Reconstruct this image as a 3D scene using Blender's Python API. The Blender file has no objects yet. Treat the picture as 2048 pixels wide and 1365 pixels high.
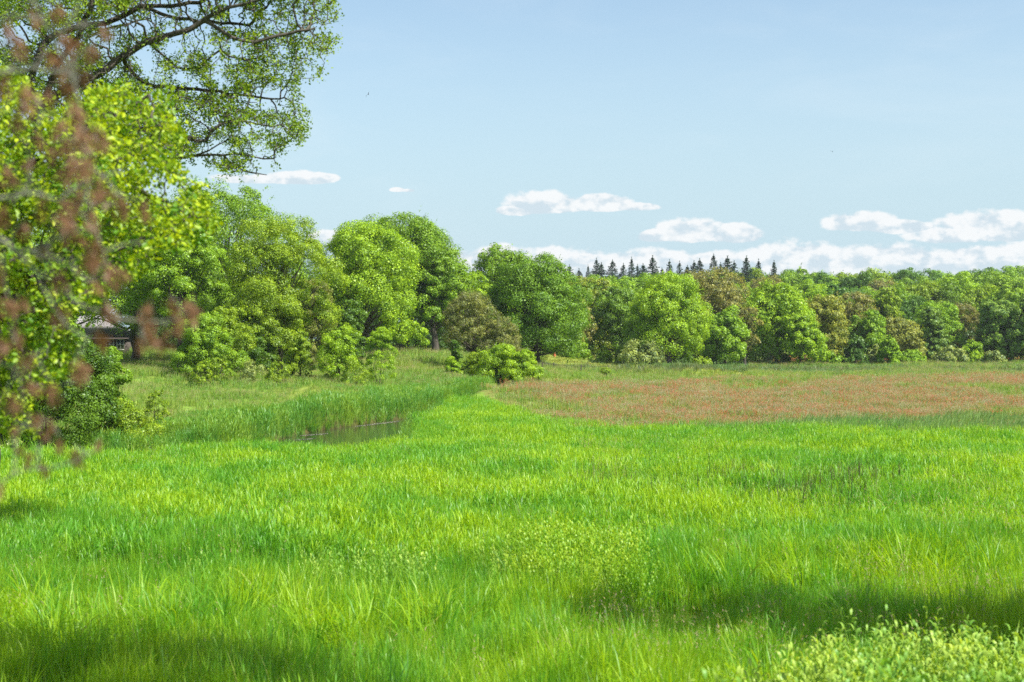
import bpy, math, random
import numpy as np

# ------------------------------------------------------------------ camera, sky, sun, exposure
sc = bpy.context.scene
C = sc.collection
F = 2844.0            # focal length in pixels of the 2048 px wide photograph (50 mm lens)
HOR = 672.0           # horizon line of the photograph
EYE = 5.0
cam_d = bpy.data.cameras.new('camera')
cam = bpy.data.objects.new('camera', cam_d)
C.objects.link(cam)
cam_d.lens = 50.0
cam_d.sensor_width = 36.0
cam_d.clip_start = 0.1
cam_d.clip_end = 12000
cam.location = (0, 0, EYE)
cam.rotation_euler = (math.radians(90) - math.atan((682.5 - HOR) / F), 0, 0)
cam_d.dof.use_dof = True
cam_d.dof.focus_distance = 110
cam_d.dof.aperture_fstop = 2.1
sc.camera = cam

SUN_EL, SUN_AZ = 50.0, 118.0      # azimuth clockwise from +Y (the view direction)
sun_d = bpy.data.lights.new('sun', 'SUN')
sun_d.energy = 4.6
sun_d.angle = math.radians(0.53)
sun_d.color = (1.0, 0.95, 0.86)
sun = bpy.data.objects.new('sun', sun_d)
C.objects.link(sun)
sun.location = (60, -30, 80)
sun.rotation_euler = (math.radians(90 - SUN_EL), 0, math.radians(180 - SUN_AZ))

world = bpy.data.worlds.new('World')
sc.world = world
world.use_nodes = True
sc.view_settings.view_transform = 'Standard'
sc.view_settings.look = 'None'
sc.view_settings.exposure = 1.1
sc.view_settings.gamma = 1.0
sc.view_settings.use_curve_mapping = False
cy = sc.cycles
cy.max_bounces = 6
cy.diffuse_bounces = 3
cy.glossy_bounces = 2
cy.transmission_bounces = 4
cy.transparent_max_bounces = 4
cy.sample_clamp_indirect = 4.0
cy.caustics_reflective = False
cy.caustics_refractive = False
cy.use_adaptive_sampling = False
cy.use_denoising = False


class NT:
    """small node-tree helper"""
    def __init__(s, tree):
        s.t = tree
        s.n = tree.nodes
        s.l = tree.links
        s.n.clear()

    def node(s, kind, ins=None, **props):
        n = s.n.new(kind)
        for k, v in props.items():
            setattr(n, k, v)
        for k, v in (ins or {}).items():
            s.put(n.inputs[k], v)
        return n

    def put(s, sock, v):
        if hasattr(v, 'is_linked') and hasattr(v, 'node'):
            s.l.new(v, sock)
        elif isinstance(v, (tuple, list)) and sock.type == 'RGBA' and len(v) == 3:
            sock.default_value = (*v, 1)
        else:
            sock.default_value = v

    def m(s, op, a, b=0.0, c=0.0, clamp=False):
        n = s.n.new('ShaderNodeMath')
        n.operation = op
        n.use_clamp = clamp
        s.put(n.inputs[0], a)
        s.put(n.inputs[1], b)
        s.put(n.inputs[2], c)
        return n.outputs[0]

    def mix(s, f, a, b, blend='MIX'):
        n = s.n.new('ShaderNodeMix')
        n.data_type = 'RGBA'
        n.blend_type = blend
        s.put(n.inputs[0], f)
        s.put(n.inputs[6], a)
        s.put(n.inputs[7], b)
        return n.outputs[2]

    def ramp(s, v, lo, hi, a=0.0, b=1.0, smooth=True):
        n = s.n.new('ShaderNodeMapRange')
        n.interpolation_type = 'SMOOTHSTEP' if smooth else 'LINEAR'
        s.put(n.inputs[0], v)
        for i, q in enumerate((lo, hi, a, b)):
            s.put(n.inputs[i + 1], q)
        return n.outputs[0]

    def noise(s, vec, scale, detail=4.0, rough=0.55, dist=0.0):
        n = s.n.new('ShaderNodeTexNoise')
        s.put(n.inputs['Vector'], vec)
        n.inputs['Scale'].default_value = scale
        n.inputs['Detail'].default_value = detail
        n.inputs['Roughness'].default_value = rough
        n.inputs['Distortion'].default_value = dist
        return n.outputs[0]


def build_world():
    w = NT(world.node_tree)
    out = w.node('ShaderNodeOutputWorld')
    bg = w.node('ShaderNodeBackground')
    sky = w.node('ShaderNodeTexSky', sky_type='NISHITA')
    sky.sun_disc = False
    sky.sun_elevation = math.radians(SUN_EL)
    sky.sun_rotation = math.radians(SUN_AZ)
    sky.air_density = 1.0
    sky.dust_density = 1.6
    sky.ozone_density = 1.6
    tc = w.node('ShaderNodeTexCoord')
    sep = w.node('ShaderNodeSeparateXYZ', {0: tc.outputs['Generated']})
    x, y, z = sep.outputs
    u = w.m('ARCTAN2', x, y)
    rxy = w.m('SQRT', w.m('ADD', w.m('MULTIPLY', x, x), w.m('MULTIPLY', y, y)))
    v = w.m('ARCTAN2', z, rxy)
    vec = w.node('ShaderNodeCombineXYZ', {0: u, 1: w.m('MULTIPLY', v, 1.5), 2: 0.37}).outputs[0]
    n1 = w.noise(vec, 62.0, 8.0, 0.58)
    vec2 = w.node('ShaderNodeCombineXYZ', {0: w.m('ADD', u, -0.006), 1: w.m('ADD', w.m('MULTIPLY', v, 1.5), -0.011), 2: 0.37}).outputs[0]
    n2 = w.noise(vec2, 62.0, 6.0, 0.58)
    big = w.noise(vec, 26.0, 3.0, 0.5)

    def ang(px, py):
        return math.atan((px - 1024) / F), math.atan((HOR - py) / F)
    # cumulus banks low over the horizon: centre, half width, height above base, depth below base
    clouds = [
        (1085, 416, 88, 40, 13), (1205, 413, 78, 27, 12), (1280, 416, 46, 12, 8), (1030, 424, 44, 16, 8),
        (1385, 472, 76, 40, 16), (1470, 474, 66, 27, 15), (1310, 476, 40, 17, 10),
        (1715, 458, 84, 30, 12), (1800, 464, 80, 18, 12), (1980, 474, 130, 46, 22), (1900, 482, 90, 26, 16), (2120, 470, 140, 42, 20),
        (1000, 528, 110, 42, 40), (1130, 536, 120, 46, 50), (1300, 532, 130, 36, 50), (1430, 530, 100, 28, 50), (1600, 528, 130, 50, 60),
        (1780, 528, 140, 40, 60), (1950, 530, 160, 34, 60), (2150, 530, 200, 44, 60), (900, 515, 60, 24, 20),
        (590, 366, 76, 22, 8), (490, 366, 76, 16, 8), (640, 362, 40, 15, 6), (795, 382, 18, 7, 4), (818, 383, 16, 5, 3),
        (670, 480, 60, 20, 18), (-120, 450, 260, 40, 30), (2500, 420, 260, 60, 30), (-700, 380, 300, 60, 30), (3100, 480, 400, 80, 40),
    ]
    M, Hh = -5.0, 0.0
    for (px, py, a, bt, bb) in clouds:
        u0, v0 = ang(px, py)
        a, bt, bb = a / F, bt / F, bb / F
        du = w.m('DIVIDE', w.m('SUBTRACT', u, u0), a)
        dv = w.m('SUBTRACT', v, v0)
        up = w.m('DIVIDE', dv, bt)
        dn = w.m('DIVIDE', dv, -bb)
        dd = w.m('MAXIMUM', up, dn)
        mi = w.m('SUBTRACT', 1.0, w.m('ADD', w.m('MULTIPLY', du, du), w.m('MULTIPLY', dd, dd)))
        hi = w.m('ADD', w.m('MULTIPLY', up, 0.6), 0.25)
        if M == -5.0:
            M, Hh = mi, hi
        else:
            g = w.m('GREATER_THAN', mi, M)
            Hh = w.m('ADD', w.m('MULTIPLY', hi, g), w.m('MULTIPLY', Hh, w.m('SUBTRACT', 1.0, g)))
            M = w.m('MAXIMUM', M, mi)
    field = w.m('ADD', w.m('MULTIPLY', M, 1.5), w.m('ADD', w.m('MULTIPLY', w.m('SUBTRACT', big, 0.5), 1.3), w.m('MULTIPLY', w.m('SUBTRACT', n1, 0.52), 2.6)))
    dens = w.ramp(field, -0.05, 0.6)
    dens = w.m('MULTIPLY', dens, 0.94)
    # thin high veil
    vecv = w.node('ShaderNodeCombineXYZ', {0: w.m('MULTIPLY', u, 2.2), 1: w.m('MULTIPLY', v, 9.0), 2: 0.1}).outputs[0]
    veil = w.ramp(w.noise(vecv, 2.2, 6.0, 0.6, 0.6), 0.45, 0.8, 0.0, 0.14)
    low = w.ramp(v, -0.02, 0.30, 1.0, 0.0)
    lit = w.m('ADD', Hh, w.m('MULTIPLY', w.m('SUBTRACT', n1, n2), 3.0))
    lit = w.m('ADD', lit, w.m('MULTIPLY', w.m('SUBTRACT', n1, 0.5), 0.5))
    lit = w.ramp(lit, -0.2, 0.7)
    ccol = w.mix(lit, (3.3, 3.9, 4.3), (4.85, 4.95, 5.0))
    skyc = w.mix(1.0, sky.outputs[0], (SKY_TINT), 'MULTIPLY')
    skyc = w.mix(w.m('ADD', low, 0.0), skyc, (2.85, 3.82, 4.42))
    skyc = w.mix(veil, skyc, (4.6, 5.0, 5.2))
    col = w.mix(dens, skyc, ccol)
    w.put(bg.inputs[0], col)
    bg.inputs[1].default_value = 0.092
    w.l.new(bg.outputs[0], out.inputs[0])


SKY_TINT = (1.04, 1.05, 0.97)
build_world()

rng = np.random.default_rng(7)


# ------------------------------------------------------------------ mesh helpers
def tagit(o, label=None, cat=None, group=None, kind=None):
    if label: o['label'] = label
    if cat: o['category'] = cat
    if group: o['group'] = group
    if kind: o['kind'] = kind
    return o


def mesh_np(name, V, Q, mats=(), mi=None, attrs=None, smooth=False):
    """V (n,3) vertices, Q (m,4) quads"""
    V = np.asarray(V, np.float32)
    Q = np.asarray(Q, np.int32)
    me = bpy.data.meshes.new(name)
    me.vertices.add(len(V))
    me.vertices.foreach_set('co', V.ravel())
    if len(Q):
        me.loops.add(Q.size)
        me.loops.foreach_set('vertex_index', Q.ravel())
        me.polygons.add(len(Q))
        me.polygons.foreach_set('loop_start', np.arange(0, Q.size, 4, dtype=np.int32))
        me.polygons.foreach_set('loop_total', np.full(len(Q), 4, np.int32))
        if mi is not None:
            me.polygons.foreach_set('material_index', np.asarray(mi, np.int32))
        if smooth:
            me.polygons.foreach_set('use_smooth', np.ones(len(Q), bool))
    for m_ in mats:
        me.materials.append(m_)
    for k, (typ, dom, arr) in (attrs or {}).items():
        a = me.attributes.new(k, typ, dom)
        a.data.foreach_set('vector' if typ == 'FLOAT_VECTOR' else 'value', np.asarray(arr).ravel())
    me.update(calc_edges=True)
    return me


def link(name, me, parent=None):
    o = bpy.data.objects.new(name, me)
    C.objects.link(o)
    if parent is not None:
        o.parent = parent
    return o


def empty(name, loc=(0, 0, 0), rz=0.0):
    o = bpy.data.objects.new(name, None)
    o.empty_display_size = 0.3
    C.objects.link(o)
    o.location = loc
    o.rotation_euler = (0, 0, rz)
    return o


def unit(a):
    return a / np.maximum(np.linalg.norm(a, axis=-1, keepdims=True), 1e-9)


def rnd3(n, r):
    return unit(r.normal(size=(n, 3)))


class Geo:
    """collects quads"""
    def __init__(s):
        s.V, s.Q, s.M, s.A, s.n = [], [], [], [], 0

    def add(s, V, Q, mi=0, v=0.5):
        V = np.asarray(V, float).reshape(-1, 3)
        Q = np.asarray(Q, int).reshape(-1, 4)
        s.V.append(V)
        s.Q.append(Q + s.n)
        s.M.append(np.full(len(Q), mi))
        s.A.append(np.broadcast_to(np.asarray(v, float), (len(Q),)).copy())
        s.n += len(V)

    def mesh(s, name, mats, smooth=False):
        return mesh_np(name, np.concatenate(s.V), np.concatenate(s.Q), mats, np.concatenate(s.M),
                       {'v': ('FLOAT', 'FACE', np.concatenate(s.A))}, smooth)

    def leaves(s, P, N, size, r, mi=0, v=None, aspect=0.62, oval=False):
        """flat leaf per point: P positions, N normals"""
        n = len(P)
        if n == 0:
            return
        size = np.broadcast_to(size, (n,))[:, None]
        t = unit(np.cross(N, rnd3(n, r)))
        b = np.cross(N, t)
        if v is None:
            v = r.random(n)
        if oval:
            k = N * size * 0.12
            V = np.stack([P - t * size * .5, P - t * size * .15 + b * size * .5 * aspect + k, P + t * size * .25 + b * size * .42 * aspect + k, P + t * size * .5,
                          P + t * size * .25 - b * size * .42 * aspect + k, P - t * size * .15 - b * size * .5 * aspect + k], 1).reshape(-1, 3)
            i = np.arange(n)[:, None] * 6
            Q = np.concatenate([i + [0, 1, 2, 3], i + [0, 3, 4, 5]], 0)
            s.add(V, Q, mi, np.concatenate([v, v]))
        else:
            k = N * size * r.uniform(-.18, .18, (n, 1))
            V = np.stack([P - t * size * .5, P + b * size * .5 * aspect + k, P + t * size * .5, P - b * size * .5 * aspect + k], 1).reshape(-1, 3)
            Q = np.arange(n * 4).reshape(-1, 4)
            s.add(V, Q, mi, v)

    def segs(s, A, B, ra, rb, sides=5, mi=0, v=0.5):
        """tapered prisms from A to B"""
        n = len(A)
        if n == 0:
            return
        d = unit(B - A)
        up = np.where(np.abs(d[:, 2:3]) > .9, [[1., 0, 0]], [[0., 0, 1]])
        t = unit(np.cross(d, up))
        b = np.cross(d, t)
        th = np.arange(sides) * 2 * np.pi / sides
        c, sn = np.cos(th)[None, :, None], np.sin(th)[None, :, None]
        ring = t[:, None] * c + b[:, None] * sn
        VA = A[:, None] + ring * np.broadcast_to(ra, (n,))[:, None, None]
        VB = B[:, None] + ring * np.broadcast_to(rb, (n,))[:, None, None]
        V = np.concatenate([VA, VB], 1).reshape(-1, 3)
        k = np.arange(sides)
        q = np.stack([k, (k + 1) % sides, (k + 1) % sides + sides, k + sides], 1)
        Q = (np.arange(n)[:, None, None] * 2 * sides + q[None]).reshape(-1, 4)
        s.add(V, Q, mi, v)

    def tube(s, P, R, sides=7, mi=0, v=0.5, cap=False):
        """continuous tube along a polyline"""
        P = np.asarray(P, float)
        R = np.broadcast_to(np.asarray(R, float), (len(P),))
        d = unit(np.gradient(P, axis=0))
        up = np.array([0, 1., 0]) if abs(d[0, 1]) < .8 else np.array([1., 0, 0])
        t = unit(np.cross(d, up))
        b = np.cross(d, t)
        th = np.arange(sides) * 2 * np.pi / sides
        V = (P[:, None] + (t[:, None] * np.cos(th)[None, :, None] + b[:, None] * np.sin(th)[None, :, None]) * R[:, None, None]).reshape(-1, 3)
        k = np.arange(sides)
        q = np.stack([k, (k + 1) % sides, (k + 1) % sides + sides, k + sides], 1)
        Q = (np.arange(len(P) - 1)[:, None, None] * sides + q[None]).reshape(-1, 4)
        s.add(V, Q, mi, v)

    def box(s, lo, hi, mi=0, v=0.5):
        x0, y0, z0 = lo
        x1, y1, z1 = hi
        V = [(x0, y0, z0), (x1, y0, z0), (x1, y1, z0), (x0, y1, z0), (x0, y0, z1), (x1, y0, z1), (x1, y1, z1), (x0, y1, z1)]
        Q = [(0, 3, 2, 1), (4, 5, 6, 7), (0, 1, 5, 4), (1, 2, 6, 5), (2, 3, 7, 6), (3, 0, 4, 7)]
        s.add(V, Q, mi, v)


# ------------------------------------------------------------------ materials
def new_mat(name):
    m = bpy.data.materials.new(name)
    m.use_nodes = True
    return m, NT(m.node_tree)


def foliage_shader(t, col, trans=0.42, gloss=0.02, tcol=(1.25, 1.12, 0.35), rough=0.45):
    out = t.node('ShaderNodeOutputMaterial')
    dif = t.node('ShaderNodeBsdfDiffuse', {'Color': col})
    tr = t.node('ShaderNodeBsdfTranslucent', {'Color': t.mix(1.0, col, tcol, 'MULTIPLY')})
    gl = t.node('ShaderNodeBsdfGlossy', {'Color': (.9, .95, 1.), 'Roughness': rough})
    a = t.node('ShaderNodeMixShader', {0: trans, 1: dif.outputs[0], 2: tr.outputs[0]})
    b = t.node('ShaderNodeMixShader', {0: gloss, 1: a.outputs[0], 2: gl.outputs[0]})
    t.l.new(b.outputs[0], out.inputs[0])


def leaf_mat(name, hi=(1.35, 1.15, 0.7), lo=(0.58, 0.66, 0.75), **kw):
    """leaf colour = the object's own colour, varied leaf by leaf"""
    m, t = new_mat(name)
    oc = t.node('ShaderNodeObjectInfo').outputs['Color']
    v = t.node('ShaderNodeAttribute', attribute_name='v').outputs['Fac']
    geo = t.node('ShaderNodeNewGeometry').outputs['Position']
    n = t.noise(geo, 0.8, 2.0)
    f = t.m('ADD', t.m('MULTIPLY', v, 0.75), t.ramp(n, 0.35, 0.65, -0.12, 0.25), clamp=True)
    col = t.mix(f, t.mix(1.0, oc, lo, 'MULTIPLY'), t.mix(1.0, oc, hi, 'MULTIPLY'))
    foliage_shader(t, col, **kw)
    return m


LEAF = leaf_mat('leaf', hi=(1.75, 1.42, .6), lo=(.55, .62, .6), trans=.30)
LEAF_OAK = leaf_mat('oak_leaf', gloss=0.015)
LEAF_YOUNG = leaf_mat('young_oak_leaf', hi=(2.5, 1.55, .9), lo=(.5, .62, .8), trans=.34, gloss=.02)
NEEDLE = leaf_mat('needle', hi=(1.3, 1.3, 1.1), lo=(.7, .75, .8), trans=0.12, gloss=0.02)


def bark_mat(name, a, b, scale=6.0):
    m, t = new_mat(name)
    out = t.node('ShaderNodeOutputMaterial')
    geo = t.node('ShaderNodeTexCoord').outputs['Object']
    mp = t.node('ShaderNodeMapping', {'Vector': geo, 'Scale': (1, 1, .25)})
    n = t.noise(mp.outputs[0], scale, 6.0, 0.65)
    col = t.mix(t.ramp(n, .35, .65), a, b)
    bs = t.node('ShaderNodeBsdfPrincipled', {'Base Color': col, 'Roughness': 0.9})
    bmp = t.node('ShaderNodeBump', {'Height': n, 'Strength': 0.6, 'Distance': 0.03})
    t.l.new(bmp.outputs[0], bs.inputs['Normal'])
    t.l.new(bs.outputs[0], out.inputs[0])
    return m


BARK = bark_mat('bark', (.035, .03, .024), (.085, .072, .055))
BARK_GREY = bark_mat('grey_bark', (.10, .10, .08), (.23, .22, .19), 20)
TWIG = bark_mat('brown_twig', (.19, .175, .11), (.31, .285, .19))


def grass_mat(name, a, b, patch=0.12, tip=None, tip_at=0.75, base=(.10, .09, .03), **kw):
    m, t = new_mat(name)
    geo = t.node('ShaderNodeNewGeometry').outputs['Position']
    h = t.node('ShaderNodeAttribute', attribute_name='h').outputs['Fac']
    v = t.node('ShaderNodeAttribute', attribute_name='v').outputs['Fac']
    rn = t.node('ShaderNodeObjectInfo').outputs['Random']
    n = t.noise(geo, patch, 4.0, 0.6)
    f = t.m('ADD', t.ramp(n, .36, .64, -0.05, .8), t.m('MULTIPLY', t.m('SUBTRACT', rn, 0.4), .5))
    f = t.m('ADD', f, t.m('MULTIPLY', t.m('SUBTRACT', v, 0.5), .9), clamp=True)
    n2 = t.noise(geo, 1.1, 3.0, 0.6)
    f = t.m('ADD', f, t.ramp(n2, .35, .65, -.28, .28), clamp=True)
    col = t.mix(f, a, b)
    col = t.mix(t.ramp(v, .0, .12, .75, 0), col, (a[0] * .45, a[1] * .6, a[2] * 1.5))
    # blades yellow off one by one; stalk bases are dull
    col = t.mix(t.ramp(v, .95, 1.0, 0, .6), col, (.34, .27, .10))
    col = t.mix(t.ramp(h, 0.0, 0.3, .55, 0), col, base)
    if tip:
        col = t.mix(t.ramp(h, tip_at - .08, tip_at + .05, 0, .9), col, tip)
    foliage_shader(t, col, **kw)
    return m


# ------------------------------------------------------------------ the lie of the land
CTRL = [  # (photo column, distance, height)
    (250, 170, 3.3), (250, 120, 1.9), (300, 90, .95), (280, 72, .15), (250, 60, 0), (0, 100, 1.4), (0, 170, 3.2), (0, 60, 0.1),
    (450, 75, 0.15), (450, 92, .7), (450, 120, 1.6), (450, 150, 2.5), (450, 200, 3.1),
    (650, 88, .5), (700, 110, 1.3), (750, 130, 1.8), (800, 150, 2.7), (800, 180, 2.95), (700, 210, 3.0),
    (880, 100, .25), (900, 115, .9), (900, 130, 1.6), (900, 170, 2.85), (950, 215, 3.0),
    (1000, 118, .45), (1000, 132, 1.0), (1010, 150, 1.75), (1000, 190, 3.0),
    (1130, 205, 2.3), (1130, 155, .8), (1130, 172, 1.2), (1130, 125, .1), (1130, 240, 2.4),
    (1240, 190, .9), (1340, 182, 1.35), (1300, 150, 0), (1300, 230, 1.2), (1430, 195, .5), (1300, 130, 0),
    (1500, 150, 0), (1500, 190, 0.05), (1500, 240, .35), (1800, 130, 0), (1800, 180, 0), (1800, 240, .05), (1800, 310, .2), (2100, 150, 0), (2100, 300, .2),
    (1100, 420, 2.5), (1800, 420, .9), (600, 420, 3.5), (100, 420, 3.5), (1000, 1200, 3), (100, 1200, 3), (2000, 1200, 3), (1500, 600, 2),
    (100, 40, 0), (600, 40, 0), (1000, 40, 0), (1500, 40, 0), (2000, 40, 0), (600, 58, 0), (1000, 60, 0), (1500, 60, 0), (2000, 60, 0),
    (1000, 80, 0), (1200, 90, 0), (1500, 90, 0), (2000, 90, 0), (950, 95, 0), (750, 66, 0),
    (200, 22, 0), (1000, 22, 0), (1900, 22, 0), (200, 14, .1), (1000, 14, .1), (1900, 14, .1), (200, 9, 1.0), (1000, 9, 1.0), (1900, 9, 1.0),
    (200, 5, 2.9), (1000, 5, 2.9), (1900, 5, 2.9), (200, 3.5, 3.3), (1000, 3.5, 3.3), (1900, 3.5, 3.3)]
_c = np.array(CTRL, float)
NEAR_BANK = [(-300, 53), (100, 54.5), (400, 56.5), (540, 60), (620, 59), (700, 58), (790, 59), (818, 67), (823, 75), (862, 84), (881, 93), (925, 106), (985, 119), (1050, 138)]
FAR_BANK = [(1062, 141), (1005, 127), (940, 112), (872, 99), (800, 91), (700, 84), (590, 76.5), (500, 68), (400, 63), (300, 61), (100, 58), (-300, 56)]


def wx(px, D):
    return (px - 1024) / F * D


def wz(py, D):
    return EYE - (py - HOR) / F * D


RIVER = np.array([(wx(p, d), d) for p, d in NEAR_BANK + FAR_BANK])


def river_dist(x, y):
    """signed distance to the stream outline, negative over water"""
    P = np.stack([x, y], -1)[..., None, :]
    A = RIVER[None]
    B = np.roll(RIVER, -1, 0)[None]
    ab = B - A
    t = np.clip(((P - A) * ab).sum(-1) / (ab ** 2).sum(-1), 0, 1)
    d = np.linalg.norm(P - (A + ab * t[..., None]), axis=-1).min(-1)
    c = ((A[..., 1] > P[..., 1]) != (B[..., 1] > P[..., 1])) & (P[..., 0] < (B[..., 0] - A[..., 0]) * (P[..., 1] - A[..., 1]) / (B[..., 1] - A[..., 1] + 1e-12) + A[..., 0])
    inside = c.sum(-1) % 2 == 1
    return np.where(inside, -d, d)


def ground(x, y):
    x = np.atleast_1d(np.asarray(x, float)).ravel()
    y = np.atleast_1d(np.asarray(y, float)).ravel()
    D = np.clip(y, 3.5, 1500)
    px = np.clip(1024 + F * x / np.maximum(D, 14), -150, 2200)
    out = np.empty(len(x))
    for i in range(0, len(x), 20000):
        s_ = slice(i, i + 20000)
        w = np.exp(-((px[s_, None] - _c[None, :, 0]) / 110) ** 2 - ((np.log(D[s_, None]) - np.log(_c[None, :, 1])) / .10) ** 2) + \
            1e-4 / (1 + ((px[s_, None] - _c[None, :, 0]) / 110) ** 2 + ((np.log(D[s_, None]) - np.log(_c[None, :, 1])) / .10) ** 2) ** 3
        z = (w * _c[None, :, 2]).sum(1) / w.sum(1)
        rd = river_dist(x[s_], y[s_])
        k = np.clip((rd + 0.45) / .6, 0, 1)
        z = -1.1 + (z + 1.1) * (k * k * (3 - 2 * k))
        far = np.clip((y[s_] - 3) / 20, 0, 1)
        z = z + far * 0.07 * (np.sin(x[s_] * .9 + 1.7 * np.sin(y[s_] * .31)) + np.sin(y[s_] * .7 + 1.3 * np.sin(x[s_] * .43)))
        out[s_] = z
    return out


def G1(x, y):
    return float(ground(x, y)[0])


def band(x, y):
    """0..1 weight of the sorrel field, photo-column based limits turned into ground limits"""
    px = 1024 + F * x / np.maximum(y, 10)
    wob = 5 * np.sin(x * .12) + 4 * np.sin(x * .05 + y * .07)
    near = np.interp(px, [950, 1010, 1100, 1250, 1600, 2050], [112, 92, 78, 73, 72, 71]) + wob * .5
    far = np.interp(px, [950, 1020, 1150, 1300, 1450, 1600, 2050], [108, 118, 132, 142, 156, 160, 166]) + wob
    return near, far, px


def build_ground():
    xs = np.concatenate([-np.geomspace(900, 42, 40), np.linspace(-40, 20, 170), np.linspace(20.6, 110, 120), np.geomspace(112, 900, 36)])
    ys = np.concatenate([-np.geomspace(400, 6, 16), np.linspace(-4, 50, 90), np.linspace(50.5, 145, 190), np.linspace(146, 320, 130), np.geomspace(325, 690, 24)])
    X, Y = np.meshgrid(xs, ys)
    Z = ground(X.ravel(), Y.ravel())
    V = np.stack([X.ravel(), Y.ravel(), Z], 1)
    nx, ny = len(xs), len(ys)
    i = np.arange(ny - 1)[:, None] * nx + np.arange(nx - 1)[None]
    Q = np.stack([i, i + 1, i + nx + 1, i + nx], -1).reshape(-1, 4)
    near, far, px = band(V[:, 0], V[:, 1])
    red = .55 * ((V[:, 1] > near + 2) & (V[:, 1] < far) & (px > 930)).astype(float)
    wet = np.clip(1 - (river_dist(V[:, 0], V[:, 1]) + .2) / .6, 0, 1)
    m, t = new_mat('meadow_soil')
    geo = t.node('ShaderNodeNewGeometry').outputs['Position']
    n1 = t.noise(geo, .05, 5.0, .6)
    n2 = t.noise(geo, 1.3, 6.0, .65)
    col = t.mix(t.ramp(n1, .4, .62), (.15, .25, .035), (.22, .27, .05))
    col = t.mix(t.ramp(n2, .4, .7, 0, .6), col, (.07, .10, .025))
    col = t.mix(t.m('MULTIPLY', t.node('ShaderNodeAttribute', attribute_name='red').outputs['Fac'], t.ramp(n2, .3, .6, .3, .8)), col, (.20, .11, .06))
    col = t.mix(t.node('ShaderNodeAttribute', attribute_name='wet').outputs['Fac'], col, (.045, .032, .018))
    out = t.node('ShaderNodeOutputMaterial')
    bs = t.node('ShaderNodeBsdfPrincipled', {'Base Color': col, 'Roughness': 1.0})
    bs.inputs['Specular IOR Level'].default_value = 0.05
    bmp = t.node('ShaderNodeBump', {'Height': n2, 'Strength': .8, 'Distance': .1})
    t.l.new(bmp.outputs[0], bs.inputs['Normal'])
    t.l.new(bs.outputs[0], out.inputs[0])
    me = mesh_np('ground', V, Q, [m], None, {'red': ('FLOAT', 'POINT', red), 'wet': ('FLOAT', 'POINT', wet)}, True)
    tagit(link('ground', me), kind='structure')


build_ground()


def build_water():
    m, t = new_mat('stream_water')
    geo = t.node('ShaderNodeNewGeometry').outputs['Position']
    mp = t.node('ShaderNodeMapping', {'Vector': geo, 'Scale': (1, 1.6, 1)})
    n = t.noise(mp.outputs[0], 3.0, 3.0, .5)
    out = t.node('ShaderNodeOutputMaterial')
    bs = t.node('ShaderNodeBsdfPrincipled', {'Base Color': (.035, .05, .02), 'Roughness': .07, 'IOR': 1.33})
    bs.inputs['Specular IOR Level'].default_value = .8
    bmp = t.node('ShaderNodeBump', {'Height': n, 'Strength': .12, 'Distance': .02})
    t.l.new(bmp.outputs[0], bs.inputs['Normal'])
    t.l.new(bs.outputs[0], out.inputs[0])
    V = [(-75, 44, -.32), (8, 44, -.32), (8, 150, -.32), (-75, 150, -.32)]
    # only the strip under the stream: the bed dips below it, the banks cover its edge
    V, Q = [], []
    nb = [(wx(p, d), d) for p, d in NEAR_BANK]
    fb = [(wx(p, d), d) for p, d in FAR_BANK][::-1]
    nb = np.array(nb)
    fb = np.array(fb)
    tt = np.linspace(0, 1, 60)

    def res(a):
        L = np.concatenate([[0], np.cumsum(np.linalg.norm(np.diff(a, axis=0), axis=1))])
        L /= L[-1]
        return np.stack([np.interp(tt, L, a[:, 0]), np.interp(tt, L, a[:, 1])], 1)
    a, b = res(nb), res(fb)
    d = unit(b - a)
    a2, b2 = a - d * .1, b + d * .1
    V = np.concatenate([np.c_[a2, np.full(60, -.32)], np.c_[b2, np.full(60, -.32)]])
    i = np.arange(59)
    Q = np.stack([i, i + 1, i + 61, i + 60], 1)
    tagit(link('stream', mesh_np('stream', V, Q, [m])), kind='structure')
    # scum and fallen catkin fluff floating in two lanes by the far bank
    ms, t = new_mat('floating_scum')
    out = t.node('ShaderNodeOutputMaterial')
    g2 = t.node('ShaderNodeNewGeometry').outputs['Position']
    bs = t.node('ShaderNodeBsdfPrincipled', {'Base Color': t.mix(t.ramp(t.noise(g2, 4, 5), .4, .6), (.15, .17, .12), (.28, .27, .20)), 'Roughness': .8})
    t.l.new(bs.outputs[0], out.inputs[0])
    r = np.random.default_rng(5)
    for (px0, D0, px1, D1, wd, n, lab) in [(602, 75.6, 655, 77.2, .13, 300, 'pale scum floating in a streak at the left end of the stream'),
                                           (712, 83.4, 800, 88.6, .18, 560, 'long beige scum streak floating under the far bank of the stream'),
                                           (590, 72.5, 632, 73.6, .07, 120, 'thin pale scum line on the water nearest the tall bright grass')]:
        t_ = r.random(n)
        x = wx(px0, D0) + (wx(px1, D1) - wx(px0, D0)) * t_
        y = D0 + (D1 - D0) * t_ + r.normal(size=n) * wd * np.sin(np.pi * t_) ** .5
        k = river_dist(x, y) < -.1
        P = np.c_[x, y, np.full(n, -.312) + r.random(n) * .002][k]
        g = Geo()
        g.leaves(P, np.tile([[0, 0, 1.]], (len(P), 1)) + r.normal(size=(len(P), 3)) * .01, r.uniform(.05, .16, len(P)), r)
        tagit(link('scum', g.mesh('scum', [ms])), lab, 'scum', 'scum on the stream', 'stuff')


build_water()


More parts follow.
